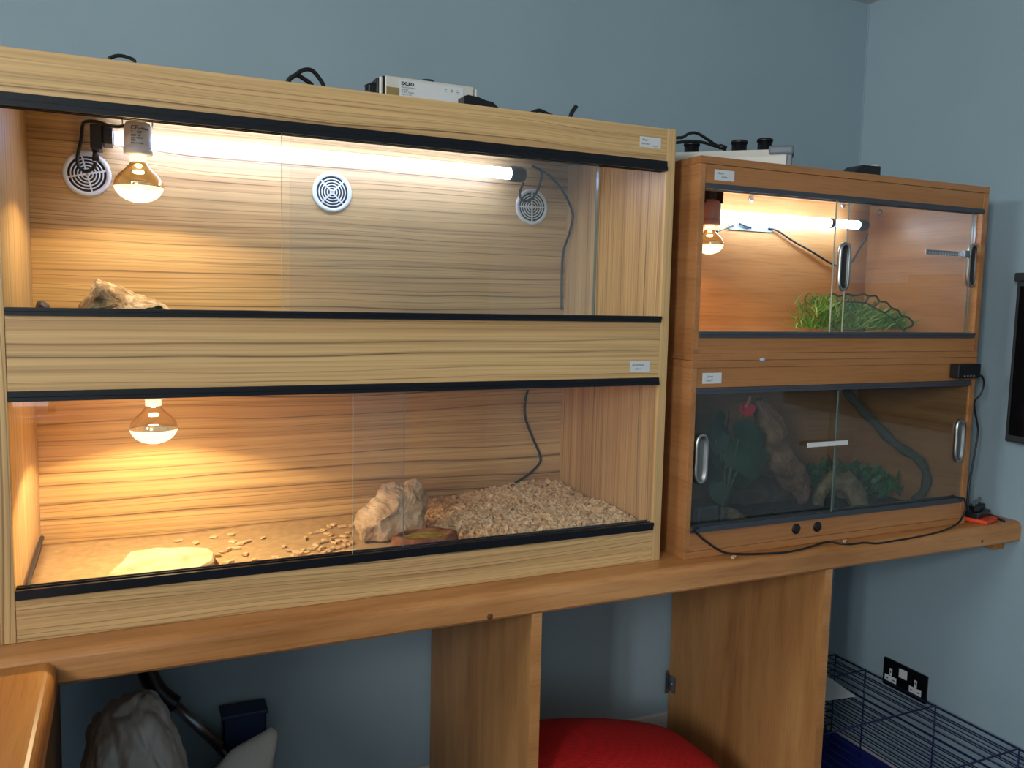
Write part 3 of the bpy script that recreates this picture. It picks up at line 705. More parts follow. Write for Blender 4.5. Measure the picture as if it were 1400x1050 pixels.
# showcase locks
def lock(pane_o, p0, p1, yf, head_right, mat):
    z = (p0.z+p1.z)/2; mb = MB().box(p0.x, p1.x, yf-.0025, yf-.0002, z-.0055, z+.0055, .0006)
    for i in range(12):
        x = p0.x + .012 + (p1.x-p0.x-.04)*i/11; mb.box(x, x+.002, yf-.0034, yf-.0024, z-.004, z+.0005)
    if head_right: mb.box(p1.x-.016, p1.x, yf-.012, yf-.0002, z-.0085, z+.0085, .0015)
    return mb.build('glass_lock', W[mat], pane_o)
lock(g1, at(1265, 345, y=RG1), at(1320, 347, y=RG1), RG1, True, 'steel')
lock(h2, at(1098, 606, y=RG2), at(1153, 605, y=RG2), RG1, False, 'white_plastic')
# cable hole covers on the lower fascia, cable entry dots on the back of the upper one
for u, v in ((1088, 723), (1117, 720)):
    c = at(u, v, y=YR+.002); MB().lathe([(.0115, 0), (.0122, .001), (.0118, .0025), (.004, .0032)], (c.x, YR+.0021, c.z), 28, mat=Matrix.Rotation(math.pi/2, 4, 'X')).build('hole_cover', W['black'], vl)
for u, v in ((1027, 272), (1152, 280)):
    c = at(u, v, y=YIB); MB().lathe([(.0085, 0), (.0085, .0015), (.006, .004), (.003, .004)], (c.x, YIB-.0003, c.z), 24, mat=Matrix.Rotation(math.pi/2, 4, 'X')).build('fixing_cam', W['steel'], vu)
c = at(1203, 290, x=XRI); MB().lathe([(.0085, 0), (.0085, .0015), (.006, .004), (.003, .004)], (XRI-.0003, c.y, c.z), 24, mat=Matrix.Rotation(-math.pi/2, 4, 'Y')).build('fixing_cam', W['steel'], vu)
q0 = at(996, 305, y=YIB); q1 = at(1054, 318, y=YIB)
mb = MB().box(q0.x, q1.x, YIB-.005, YIB-.0003, q1.z, q0.z, .001)
for i in range(9):
    for r in range(3):
        x = q0.x + .008 + i*(q1.x-q0.x-.018)/8; z = q1.z + .004 + r*.0055; mb.box(x, x+.008, YIB-.0058, YIB-.0048, z, z+.0025)
mb.build('louvre_vent', W['pale_blue'], vu)

def sticker(label, u0, v0, u1, v1, yf, lines, tilt=0):
    a = at(u0, v0, y=yf); b = at(u1, v1, y=yf); w = b.x-a.x; h = a.z-b.z
    o = MB().box(a.x, b.x, yf-.0006, yf-.0002, b.z, a.z).build('paper_label', W['label'])
    tag(o, label, 'label', 'handwritten paper labels on the vivaria')
    ink = MB()
    for s, sz, fx, fz in lines: write(ink, s, sz*h, (a.x + fx*w, yf-.0008, b.z + fz*h), shear=.25)
    ink.build('handwriting', W['ink'], o); return o
sticker('white handwritten paper label at the top corner of the large vivarium', 875, 186, 903, 203.5, .0008, (('Roger', .30, .10, .62), ('bearded', .27, .08, .25), ('dragon', .22, .60, .12)))
sticker('white handwritten paper label on the middle board of the large vivarium', 861.5, 494, 887.5, 508, .0008, (('Butterfield', .30, .10, .56), ('nilson', .27, .24, .20)))
sticker('white handwritten paper label on the upper beech vivarium', 977, 231.5, 1003.5, 248.5, YR+.0022, (('Milano', .30, .12, .58), ('Snake', .30, .34, .25)))
sticker('white handwritten paper label on the unlit beech vivarium', 960.5, 510, 986, 524, YR+.0022, (('Jones', .30, .25, .58), ('Lizard', .30, .18, .22)))
# blue putty dot
c = at(1042, 491.5, y=YR); s_ = MB(); s_.lathe([(.0002, -.0002), (.0075, 0), (.0072, .0022), (.004, .004), (.0003, .0044)], (c.x, YR-.0004, c.z), 20, mat=Matrix.Rotation(math.pi/2, 4, 'X') @ Matrix.Scale(.55, 4, (0, 1, 0)))
tag(s_.build('putty_blob', W['tack']), 'pale blue blob of putty at the joint between the beech vivaria', 'putty')

# --- upper right: tube light, plant, lattice, bedding
t = thing('fluorescent_light', 'short glowing tube across the smaller upper vivarium', 'light', (1.78, .29, zz(.80)))
MB().lathe([(.0105, 0), (.0110, .003), (.0110, .512), (.0105, .515)], (1.487, .29, zz(.769)), 24, mat=Matrix.Rotation(math.pi/2, 4, 'Y')).build('glowing_tube', W['tube_b'], t)
MB().lathe([(.0115, 0), (.0150, .001), (.0160, .008), (.0155, .024), (.0140, .030), (.008, .033)], (1.998, .29, zz(.769)), 28, mat=Matrix.Rotation(math.pi/2, 4, 'Y')).build('end_cap', W['black'], t)
cl = MB()
for xc in (1.900,):
    cl.lathe([(.0112, -.006), (.0132, -.006), (.0132, .006), (.0112, .006)], (xc, .29, zz(.769)), 20, mat=Matrix.Rotation(math.pi/2, 4, 'Y'), cap=False).box(xc-.006, xc+.006, .302, YIB-.0005, zz(.766), zz(.772))
cl.build('tube_clip', W['grey_plastic'], t)
MB().tube([at(1186, 320, y=.29), at(1181, 330, y=.295), at(1172, 345, y=.31), at(1165, 357, y=.32), at(1155, 366, y=.325), at(1142, 363, y=.327), at(1132, 358, y=.327), at(1110, 344, y=.327), at(1085, 330, y=.327), at(1064, 316, y=.326), at(1051, 312, y=.324)], .0027, 8).build('lead', W['cable'], t)
MB().tube([at(979, 317, y=.22), at(990, 313, y=.29), at(1002, 309, y=.324)], .0027, 8).build('lead', W['cable'], t)
MB().tube([at(1011, 305.5, y=.322), at(1019, 309, y=.322), at(1027, 311.5, y=.324)], .0027, 8).build('lead', W['cable'], t)

def chips_low(name, label, x0, x1, y0, y1, z, h, n, seed, mat, size=1.0):
    r = random.Random(seed); mb = MB().box(x0, x1, y0, y1, zz(z), zz(z+h))
    for _ in range(n):
        x = r.uniform(x0+.016, x1-.016); y = r.uniform(y0+.016, y1-.016); hh = h + .006*max(0, noise.noise(Vector((x*12, y*12, seed))))
        m = Matrix.Translation((x, y, zz(z+hh) + r.uniform(0, .004))) @ Matrix.Rotation(r.uniform(0, 6.3), 4, 'Z') @ Matrix.Rotation(r.gauss(0, .4), 4, 'X')
        mb.add([m @ (p*size) for p in chip_geo(r)], CF)
    return tag(mb.build(name, mat, recalc=False), label, 'wood chips' if 'chip' in name else 'soil', kind='stuff')
chips_low('wood_chip_bedding', 'thin line of pale wood chips along the floor of the upper beech vivarium', XLI+.002, XRI-.002, .014, YIB-.002, .4418, .024, 900, 11, W['chip'], 1.2)
t = thing('artificial_grass', 'bushy green grass-like plant in the lit beech vivarium', 'plant', (1.84, .18, zz(.484)))
r = random.Random(5); lf = MB(); lp = MB()
for i in range(1700):
    bx = r.uniform(1.735, 2.03); by = r.uniform(.125, .25)
    env = .094*(1 - max(0, (bx-1.84)/.26)**1.1)
    if bx < 1.76: env *= .9
    base = Vector((bx, by, zz(.486 + max(0, r.uniform(-.2, .75))*env))); ln = r.uniform(.022, .046)
    d = Vector((r.gauss(-.15 if bx < 1.8 else .12, .42), r.gauss(-.2, .4), r.uniform(.35, 1.0))).normalized(); side = d.cross(Vector((r.uniform(-1, 1), r.uniform(-1, 1), .3))).normalized(); w = r.uniform(.0012, .0021)
    bend = Vector((d.x, d.y, -.5))*.25*ln
    p = [base, base + d*ln*.5 + bend*.15, base + d*ln + bend]
    nrm = side.cross(d).normalized()*.0005
    if max(q.z for q in p) > zz(.60) or p[2].x < 1.715: continue
    tgt = lp if r.random() < .28 else lf
    tgt.add([p[0]-side*w*.5, p[0]+side*w*.5, p[1]-side*w, p[1]+side*w, p[2], p[1]+nrm], [[0, 1, 5], [0, 5, 2], [1, 3, 5], [2, 5, 4], [5, 3, 4], [0, 2, 4, 3, 1]])
lf.build('leaves', W['leaf'], t, recalc=False); lp.build('pale_leaves', W['leaf_pale'], t, recalc=False)
MB().lathe([(.05, 0), (.055, .006), (.03, .010)], (1.86, .18, zz(.484)), 20).build('base', W['stem'], t)
ly = .082; pts = [(1135, 403), (1140, 402), (1148, 405), (1157, 402), (1166, 404), (1175, 403.5), (1181, 402), (1188, 405), (1197, 404.5), (1203, 412), (1212, 413.5), (1219, 421), (1227, 424), (1233, 432), (1241, 434), (1248, 441), (1246, 446), (1238, 449), (1235, 455)]
lat = MB().tube([at(u, v, y=ly) for u, v in pts], .0024, 6, smooth_path=4)
for (u, v), (u2, v2) in (((1157, 403), (1152, 412)), ((1188, 405), (1183, 414)), ((1203, 412), (1194, 420)), ((1219, 421), (1210, 428)), ((1233, 432), (1222, 437)), ((1246, 446), (1237, 449)), ((1152, 412), (1183, 414)), ((1183, 414), (1194, 420)), ((1194, 420), (1210, 428)), ((1210, 428), (1222, 437)), ((1222, 437), (1237, 455))):
    lat.tube([at(u, v, y=ly), at(u2, v2, y=ly-.02)], .0019, 6, smooth_path=0)
tag(lat.build('lattice_arch', W['lattice']), 'dark scalloped lattice arch curving behind the grassy plant', 'arch')

# --- lower right, unlit
chips_low('soil_bedding', 'dark soil covering the floor of the unlit vivarium', XLI+.002, XRI-.002, .012, YIB-.002, .0165, .006, 140, 21, W['soil'], .6)
SZ = .0365
dw = outline_solid([at(u, v, y=.165) for u, v in ((1030, 545), (1046, 540), (1054, 563), (1063, 584), (1075, 610), (1084, 625), (1092, 638), (1103, 652), (1106, 664), (1102, 676), (1099, 688), (1094, 690), (1096, 678), (1090, 671), (1080, 671), (1071, 668), (1062, 655), (1050, 636), (1043, 615), (1038, 590))], .165, .07, zz(SZ), 11, 90, .008, 22, 8, .5, .8, 5, True)
tag(dw.build('driftwood', W['wood_drift']), 'slanting piece of pinkish brown driftwood in the unlit vivarium', 'driftwood')
cv = outline_solid([at(u, v, y=.268) for u, v in ((985, 722), (988, 660), (996, 652), (1040, 650), (1062, 653), (1078, 672), (1086, 700), (1086, 722))], .268, .10, zz(SZ), 9, 60, .004, 16, 9, .25, .95)
tag(cv.build('cave_hide', W['bark']), 'dark brown bark cave behind the driftwood', 'hide')
st = outline_solid([at(u, v, y=.07) for u, v in ((986, 716), (988, 700), (996, 694), (1008, 696), (1018, 704), (1022, 716))], .07, .06, zz(SZ+.004), 9, 40, .003, 30, 10)
tag(st.build('stone', W['dark_rock']), 'small round brown stone beside the black water feeder', 'stone')
# skull-like hide with arched opening
t = thing('arched_hide', 'tan rough hide with a round dark opening behind the door joint', 'hide', (1.775, .12, zz(SZ)))
c = at(1155, 680, y=.10); rr = random.Random(2); vs = []; fs = []; n = 40; m_ = 9
for k in range(m_+1):
    q = k/m_; yy = .07 + q*.13; R = .062*(1 - .28*q**2) * (1 if k < m_ else .2)
    for i in range(n+1):
        a = -.25 + (math.pi+.5)*i/n; w = R*(1 + .13*noise.noise(Vector((math.cos(a)*3.2, math.sin(a)*3.2, q*6))) + .05*noise.noise(Vector((math.cos(a)*9, math.sin(a)*9, q*16))))
        vs.append((c.x + .012 + w*1.05*math.cos(a), yy, max(zz(SZ+.006), zz(SZ+.008) + w*1.45*max(0, math.sin(a)))))
nv = len(vs)
for k in range(m_+1):
    q = k/m_; yy = .066 + q*.12; R = .033*(1 - .25*q**2) * (1 if k < m_ else .2)
    for i in range(n+1):
        a = -.25 + (math.pi+.5)*i/n; w = R*(1 + .06*noise.noise(Vector((math.cos(a)*2, math.sin(a)*2, q*4+9))))
        vs.append((c.x + .004 + w*math.cos(a), yy, max(zz(SZ+.006), zz(SZ+.008) + w*1.35*max(0, math.sin(a)))))
for b in (0, nv):
    for k in range(m_):
        for i in range(n): a = b + k*(n+1)+i; fs.append([a, a+1, a+n+2, a+n+1])
for i in range(n): fs.append([i, i+1, nv+i+1, nv+i])
rm = Matrix.Translation((c.x+.008, .13, 0)) @ Matrix.Rotation(-.75, 4, 'Z') @ Matrix.Translation((-c.x-.008, -.13, 0))
MB().add([rm @ Vector(v) for v in vs], fs, 0, True).build('shell', W['hide'], t)
# black water feeder, near corner
t = thing('water_feeder', 'small black box feeder with two pale edges in the near corner of the unlit vivarium', 'feeder', (1.33, .05, zz(SZ)))
MB().box(1.290, 1.362, .030, .095, zz(SZ+.010), zz(.098), .006).build('tank', W['dark_box'], t)
for x in (1.3015, 1.366): MB().box(x-.002, x+.002, .024, .0295, zz(SZ+.010), zz(.094), .0008).build('rim', W['steel'], t)
# anthurium
def leaf_geo(mb, base, tip, width, droop, nrm, seg=8, fold=.15, mi=0, lobed=False):
    base, tip, nrm = Vector(base), Vector(tip), Vector(nrm).normalized(); d = tip - base; side = d.cross(nrm).normalized(); vs = []; fs = []
    for k in range(seg+1):
        q = k/seg; w = width*(math.sin(math.pi*min(1, q*.92+.08))**.8)*(1-.25*q)
        if lobed: w *= (.72 + .28*abs(math.sin(q*14)))
        m = base + d*q + nrm*droop*(-(q*q)) * d.length
        vs += [m - side*w + nrm*fold*w, m, m + side*w + nrm*fold*w]
    for k in range(seg):
        a = k*3; fs += [[a, a+1, a+4, a+3], [a+1, a+2, a+5, a+4]]
    b = len(vs); vs += [v - nrm*.0008 for v in vs]; fs += [[b+i for i in f[::-1]] for f in fs]
    mb.add(vs, fs, mi, True)
t = thing('flowering_plant', 'artificial plant with large dark leaves and one red flower in the unlit vivarium', 'plant', at(985, 700, y=.13))
org = at(990, 704, y=.14); org.z = zz(SZ+.002); r = random.Random(12)
stm = MB(); lv = MB()
leafs = [((1000, 630), (1058, 618), .034), ((1000, 640), (1012, 600), .040), ((990, 640), (968, 600), .034), ((1005, 612), (1050, 588), .032), ((985, 620), (975, 570), .034), ((990, 652), (1035, 652), .030), ((1010, 600), (1030, 572), .030), ((985, 645), (966, 640), .030), ((978, 600), (985, 556), .028), ((992, 590), (1000, 560), .026), ((1010, 640), (1045, 640), .030), ((975, 655), (990, 690), .026)]
for (u, v), (u2, v2), w in leafs:
    yy = r.uniform(.08, .18); bp = at(u, v, y=yy); tp = at(u2, v2, y=yy - r.uniform(-.02, .05))
    if bp.x < XLI+.02: bp.x = XLI+.02
    tp.x = max(tp.x, XLI+.012)
    leaf_geo(lv, bp, tp, w*1.15, .12, (r.uniform(-.3, .3), -1, .6), 10)
    stm.tube([org, org.lerp(bp, .5) + Vector((0, 0, .02)), bp], .0018, 6)
fb = at(1015, 566, y=.13); stm.tube([org, at(1003, 600, y=.135), fb], .0020, 6)
stm.build('stems', W['stem'], t); lv.build('leaves', W['leaf_dark'], t, recalc=False)
fl = MB(); leaf_geo(fl, at(1012, 562, y=.115), at(1034, 556, y=.105), .020, .05, (0, -1, .5), 10); leaf_geo(fl, at(1022, 563, y=.118), at(1014, 550, y=.11), .014, .05, (0, -1, .4), 8)
fl.build('flower', W['red_flower'], t, recalc=False)
MB().tube([at(1019, 556, y=.105), at(1023, 550, y=.095), at(1026, 542, y=.092)], .0035, 8).build('spadix', W['pink'], t)
# fern-like plant
t = thing('leafy_plant', 'low bushy green plant behind the tan hide in the unlit vivarium', 'plant', (1.98, .24, zz(SZ)))
VINE = ((1157, 534, .15), (1170, 551, .145), (1184, 566, .14), (1200, 582, .13), (1217, 601, .115), (1236, 615, .10), (1252, 625, .085), (1263, 638, .075), (1267, 654, .07), (1263, 671, .07), (1251, 685, .07))
vline = catmull([at(*q[:2], y=q[2]) for q in VINE], 8)
hc = at(1155, 680, y=.10); lv = MB(); r = random.Random(4)
for i in range(420):
    x = r.uniform(1.80, 2.035); y = r.uniform(.225, .30) if x < 1.865 else r.uniform(.12, .27); env = .090*(1 - .35*abs(x-1.93)/.14)
    b0 = Vector((x, y, zz(SZ+.008) + r.uniform(0, .75)*env)); d = Vector((r.gauss(0, .6), r.gauss(-.3, .5), r.uniform(.1, .9))).normalized(); L = r.uniform(.022, .04)
    e = b0 + d*L
    if not (1.79 < e.x < 2.06 and (.215 if e.x < 1.87 else .11) < e.y < .325) or min(min((q-b0).length, (q-e).length) for q in vline) < .034 or min(math.hypot(q.x-hc.x-.008, q.y-.13) for q in (b0, (b0+e)/2, e)) < .102: continue
    leaf_geo(lv, b0, e, r.uniform(.006, .010), .15, (r.uniform(-.5, .5), -1, r.uniform(0, 1)), 6, .1, 0, True)
lv.build('leaves', W['leaf_mid'], t, recalc=False)
MB().lathe([(.04, 0), (.042, .006), (.02, .012)], (1.94, .21, zz(SZ+.001)), 16).build('base', W['soil'], t)
# bendable vine
vp = [at(*q[:2], y=q[2]) for q in VINE]
tag(MB().tube(vp, lambda q: .0115 + .0015*math.sin(q*40), 12).build('bendable_vine', W['vine']), 'thick grey bendable vine curving down inside the unlit vivarium', 'vine')

# ------------------------------------------------------------------ on top of the large vivarium
ZTT = ZT + .0006
t = thing('ballast', 'long cream and gold electronic ballast box on top of the large vivarium', 'ballast', (.70, .12, zz(ZTT)))
by0, by1, bz0, bz1 = .100, .145, zz(ZTT), at(560, 107, y=.1).z
xl, xr = at(527, 120, y=.1).x, at(648, 130, y=.1).x; xs0, xs1 = at(519.5, 120, y=.1).x, at(653.5, 130, y=.1).x
B(xl, xr, by0, by1, bz0+.001, bz1, bev=.002).build('casing', W['cream_plastic'], t)
for a, b_ in ((xs0, xl-.0045), (xr+.002, xs1)): B(a, b_, by0+.001, by1-.001, bz0+.001, bz1-.002, bev=.003).build('end_cover', W['cream_plastic'], t)
B(xl-.0045, xl, by0+.003, by1-.003, bz0+.001, bz1-.001).build('gap', W['black'], t)
B(xl+.001, at(546, 128, y=.1).x, by0-.0012, by0-.0002, bz0+.001, at(536, 119, y=.1).z, bev=.0004).build('gold_strip', plain('gold foil', (.90, .62, .26, 1), .18, 1.0), t)
lx0, lx1 = at(546, 120, y=.1).x, at(633, 125, y=.1).x; lz1 = bz1 - .0055
lab = B(lx0, lx1, by0-.0018, by0-.0012, bz0+.0015, lz1).build('data_label', W['label'], t)
ink = MB(); yy = by0-.0022
write(ink, 'EXLEO', .0082, (lx0+.003, yy, lz1-.0085), bold=.0004)
write(ink, 'Electronic ballast', .0040, (lx0+.003, yy, lz1-.0135))
for i, s in enumerate(('220-240V', 'T5 24W  50/60Hz', 'ta 50C  tc 75C')): write(ink, s, .0034, (lx0+.003, yy, lz1-.0180-i*.0042))
write(ink, 'CE', .0085, (lx0+.052, yy, bz0+.004), bold=.0002)
for i, s in enumerate(('\u25b3', 'F', '\u25a1', 'U')): write(ink, s, .0075, (lx0+.066+i*.0085, yy, bz0+.004))
write(ink, 'IP20', .0035, (lx0+.100, yy, bz0+.004))
for i in range(3):
    for j in range(2): ink.box(lx1-.038+i*.012, lx1-.034+i*.012, yy-.0001, yy, lz1-.007-j*.0035, lz1-.006-j*.0035)
write(ink, 'Made in China', .0030, (lx1-.033, yy, bz0+.004))
ink.build('printed_text', W['ink'], lab)
# plugs and cables round it
def grounded(pts, z, r=.0045):
    a, b = Vector(pts[0]), Vector(pts[-1]); return [Vector((a.x, a.y, z+r))] + list(pts) + [Vector((b.x, b.y, z+r))]
def black_cable(name, label, pts, r, cat='cable', mat='cable'):
    return tag(MB().tube(grounded(pts, zz(ZTT)), r, 8).build(name, W[mat]), label, cat)
zc = ZTT + .0035
mb = MB().tube([at(500, 119.5, y=.115), at(508, 116, y=.115), at(516, 117, y=.115)], .0045, 10)
a = at(502, 117, y=.115); b_ = at(518.5, 112, y=.115); mb.box(a.x, b_.x, .108, .135, zz(ZTT), b_.z-.006, .003)
mb.box(b_.x-.008, b_.x, .106, .138, zz(ZTT), b_.z+.006, .003)
tag(mb.build('cable_connector', W['black']), 'black connector at the left end of the ballast box', 'connector')
yp = .062; a0, a1, a2, e = at(634.5, 140, y=yp), at(640, 129.5, y=yp), at(664, 134, y=yp), at(681, 145, y=yp)
mb = MB().prism([(a0.x, zz(ZTT)), (a0.x, a1.z-.003), (a1.x, a1.z), (at(655, 131.5, y=yp).x, a1.z-.002), (a2.x, a2.z-.004), (at(674, 139, y=yp).x, at(674, 139.5, y=yp).z), (e.x, e.z-.002), (e.x+.004, zz(ZTT))], yp, yp+.032, 'y')
tag(mb.build('plug', W['black']), 'black tapered plug at the right end of the ballast box', 'plug')
mb = MB().tube(grounded([at(394, 110, y=.04), at(402, 104, y=.042), at(412, 97, y=.046), at(422, 95, y=.05), at(431, 100, y=.055), at(442, 116, y=.06)], zz(ZTT)), .0036, 8)
mb.tube(grounded([at(396, 108, y=.050), at(405, 103, y=.053), at(414, 107, y=.058), at(426, 116, y=.062)], zz(ZTT)), .0038, 8)
tag(mb.build('looped_cable', W['cable']), 'looped black cable on top of the large vivarium left of the ballast', 'cable')
black_cable('cable', 'short end of black cable at the left of the top of the large vivarium', [at(150, 79.5, y=.03), at(160, 76.2, y=.032), at(170, 77, y=.034), at(183, 82, y=.036)], .0028)
black_cable('cable', 'low bump of black cable between the plug and the upright cable end', [at(727, 154.5, y=.03), at(735, 151.3, y=.03), at(741, 152, y=.03), at(753, 158, y=.03)], .0036)
p = at(780, 158.5, y=.05); mb = MB().tube([Vector((p.x-.002, p.y, zz(ZTT)+.005)), p, at(783, 152, y=.05), at(788, 145, y=.05)], .0042, 10); p = at(786, 158, y=.052); mb.lathe([(.010, 0), (.0105, .006), (.006, .010)], (p.x, .056, zz(ZTT)), 16)
tag(mb.build('cable_end', W['black']), 'black cable tie end sticking up near the right end of the large vivarium', 'cable')
p = at(588, 112, y=.16); mb = MB().lathe([(.016, 0), (.0165, p.z-zz(ZTT)), (.012, p.z-zz(ZTT)+.006), (.002, p.z-zz(ZTT)+.0085)], (p.x, .175, zz(ZTT)), 20)
tag(mb.build('bottle_cap', W['blue_box']), 'dark blue cap poking up behind the ballast box', 'cap')

# ------------------------------------------------------------------ on top of the beech vivarium
ZR = .8447 + .0006
t = thing('light_strip', 'long white lamp strip with a grey end lying askew on the beech vivarium', 'light strip', (1.4, .12, zz(ZR)))
P1 = Vector((1.503, .030, 0)); P0 = Vector((1.205, .30, 0)); d = (P1-P0).normalized(); L = (P1-P0).length
mx = Matrix.Translation((P0.x, P0.y, zz(ZR))) @ Matrix.Rotation(math.atan2(d.y, d.x), 4, 'Z')
prof = [(-.026, .001), (-.030, .024), (-.022, .040), (.022, .040), (.030, .024), (.026, .001)]
n = len(prof); vs = [mx @ Vector((a, p[0], p[1])) for a in (0, L-.002) for p in prof]
MB().add(vs, [[i, (i+1) % n, n+(i+1) % n, n+i] for i in range(n)] + [list(range(n))[::-1], list(range(n, 2*n))]).build('casing', W['cream_plastic'], t)
MB().box(L-.0018, L+.010, -.027, .027, .001, .0385, .003, mat=mx).build('end_cap', W['grey_plastic'], t)
MB().box(L-.040, L+.013, -.032, .032, .027, .0470, .005, mat=mx).build('clip', W['grey_plastic'], t)
for i, (u, v, rr_, lab) in enumerate(((946, 202, .018, 'left of three short black cylinders behind the white lamp strip'), (1011, 199, .0185, 'middle of three short black cylinders behind the white lamp strip'), (1046, 196.5, .018, 'right of three short black cylinders behind the white lamp strip'))):
    yb_ = .28 if i else .325; p = at(u, v-6.5, y=yb_); h = p.z - zz(ZR)
    o = thing('socket_cap', lab, 'cap', (p.x, yb_, zz(ZR)), 'black cylinders on the beech vivarium')
    MB().lathe([(rr_, 0), (rr_, h-.008)], (p.x, yb_, zz(ZR)), 26).build('body', W['black'], o)
    MB().lathe([(rr_+.002, h-.0078), (rr_+.0025, h-.002), (rr_, h)], (p.x, yb_, zz(ZR)), 26).build('rim', W['black'], o)
p = at(924, 188.5, y=.2); mb = MB().tube([Vector((1.215, .225, p.z-.012)), p, at(934, 187.5, y=.2), at(941, 183, y=.21), at(949, 181.5, y=.22), at(957, 184, y=.22), at(968, 191, y=.22), at(980, 199, y=.22), at(990, 203, y=.22), Vector((at(1004, 206, y=.22).x, .225, zz(ZR)+.006))], .0036, 8)
mb.tube([Vector((1.215, .235, zz(ZR)+.056)), at(924, 195, y=.215), at(940, 193, y=.218), at(960, 194.5, y=.22), at(975, 199, y=.22), at(988, 203, y=.22)], .0036, 8)
mb.tube([at(984, 200.5, y=.22), at(993, 201.5, y=.22)], lambda q: .007-.003*q, 8)
tag(mb.build('looped_cable', W['cable']), 'looped black cable above the white lamp strip', 'cable')
t = thing('adaptor', 'flat black adaptor with a pale knob on the right of the beech vivarium', 'adaptor', (1.80, .09, zz(ZR)))
yA = .06; a, b_, e = at(1157, 232, y=yA), at(1204, 227, y=yA), at(1234, 238, y=yA)
MB().prism([(a.x, zz(ZR)), (a.x+.01, zz(ZR)+.006), (at(1180, 228, y=yA).x, b_.z-.002), (b_.x, b_.z-.001), (b_.x+.001, zz(ZR)+.016), (at(1225, 235, y=yA).x, zz(ZR)+.009), (e.x, zz(ZR)+.008), (e.x, zz(ZR))], yA, yA+.05, 'y').build('body', W['black'], t)
p = at(1197.5, 226, y=yA+.02); MB().lathe([(.011, 0), (.011, .005), (.008, .0075)], (p.x, yA+.025, b_.z-.001), 18).build('knob', W['cream_plastic'], t)

# ------------------------------------------------------------------ thermostat, cables and power strip at the right end
yT = YR - .027; a = at(1312, 498, y=yT); b_ = at(1340.5, 517, y=yT)
t = thing('thermostat', 'black thermostat box stuck on the right end of the unlit vivarium', 'thermostat', ((a.x+b_.x)/2, yT, b_.z))
B(a.x, b_.x, yT, YR-.0006, b_.z, a.z, bev=.0025).build('case', W['black'], t)
for i in range(4): x = a.x + .018 + i*.011; B(x, x+.006, yT-.0012, yT-.0002, b_.z+.004, b_.z+.008, bev=.0004).build('button', W['grey_plastic'], t)
xo = XB + .004
MB().tube([at(1336, 513, y=yT+.01), at(1343, 515, y=-.035), at(1345, 526, y=-.03), at(1340, 540, y=-.025), at(1334, 546, y=-.02), at(1332, 556, y=-.012), at(1337, 585, y=-.010), at(1335, 605, y=-.010), at(1329, 640, y=-.012), at(1325, 660, y=-.015), at(1323, 690, y=-.02), at(1326, 700, y=-.022)], .0024, 8).build('lead', W['cable'], t)
mb = MB().tube([Vector((1.262, YR-.0088, zz(.0715))), Vector((1.243, YR-.0088, zz(.066))), at(950, 727, y=-.0275), at(965, 740, y=-.027), Vector((1.33, -.0265, zz(.010))), Vector((1.37, -.034, zz(.0032))), at(1045, 757, z=.0032), at(1075, 755, z=.0032), at(1100, 750, z=.0032), at(1130, 741, z=.0032), at(1147, 743, z=.0032), at(1163, 744, z=.0032), at(1182, 742, z=.0032), at(1200, 743, z=.0032), at(1225, 739, z=.0032), at(1250, 735, z=.0032), at(1285, 727, z=.0032), Vector((2.05, -.035, zz(.006))), Vector((2.083, -.027, zz(.02))), Vector((2.095, -.025, zz(.045))), Vector((2.083, -.0275, zz(.068))), Vector((2.062, -.0275, zz(.0715)))], .0024, 8)
tag(mb.build('sensor_lead', W['cable']), 'thin black lead running along the worktop in front of the unlit vivarium', 'cable')
for u, v, lab in ((1003, 763, 'tiny pale wood chip on the worktop in front of the unlit vivarium'), (1155, 741, 'tiny pale wood chip on the worktop beside the thin black lead')):
    p = at(u, v, z=.0022); o = protos[0].copy(); C.objects.link(o); o.location = p; o['label'] = lab; o.rotation_euler = (0, 0, .5)
    if 'group' in o: del o['group']
t = thing('power_strip', 'black power strip with an orange base on the end of the worktop', 'power strip', (2.16, -.01, zz(.0006)))
mx = Matrix.Translation((2.165, .005, zz(.0008))) @ Matrix.Rotation(.25, 4, 'Z')
MB().box(-.038, .040, -.050, .055, 0, .010, .002, mat=mx).build('base', W['orange'], t)
MB().box(-.040, .036, -.030, .060, .0102, .026, .003, mat=mx).build('body', W['black'], t)
for i, (dx, dy, lab) in enumerate(((-.028, -.012, 'black plug in the power strip nearest the vivarium'), (-.002, -.008, 'middle black plug in the power strip'), (.024, -.004, 'black plug in the power strip nearest the wall'))):
    c = mx @ Vector((dx, dy, .0265)); o = thing('plug', lab, 'plug', c, 'plugs in the power strip')
    B(c.x-.009, c.x+.009, c.y-.012, c.y+.012, c.z, c.z+.014, bev=.003).build('body', W['black'], o)
    B(c.x-.003, c.x+.003, c.y-.0025, c.y+.0025, c.z+.0142, c.z+.028, bev=.0006).build('pin', W['grey_plastic'], o)
mb = MB().tube([mx @ Vector((.040, .02, .016)), mx @ Vector((.055, .0, .012)), at(1373, 713, z=.006)], .0034, 8)
mb.build('lead', W['cable'], t)

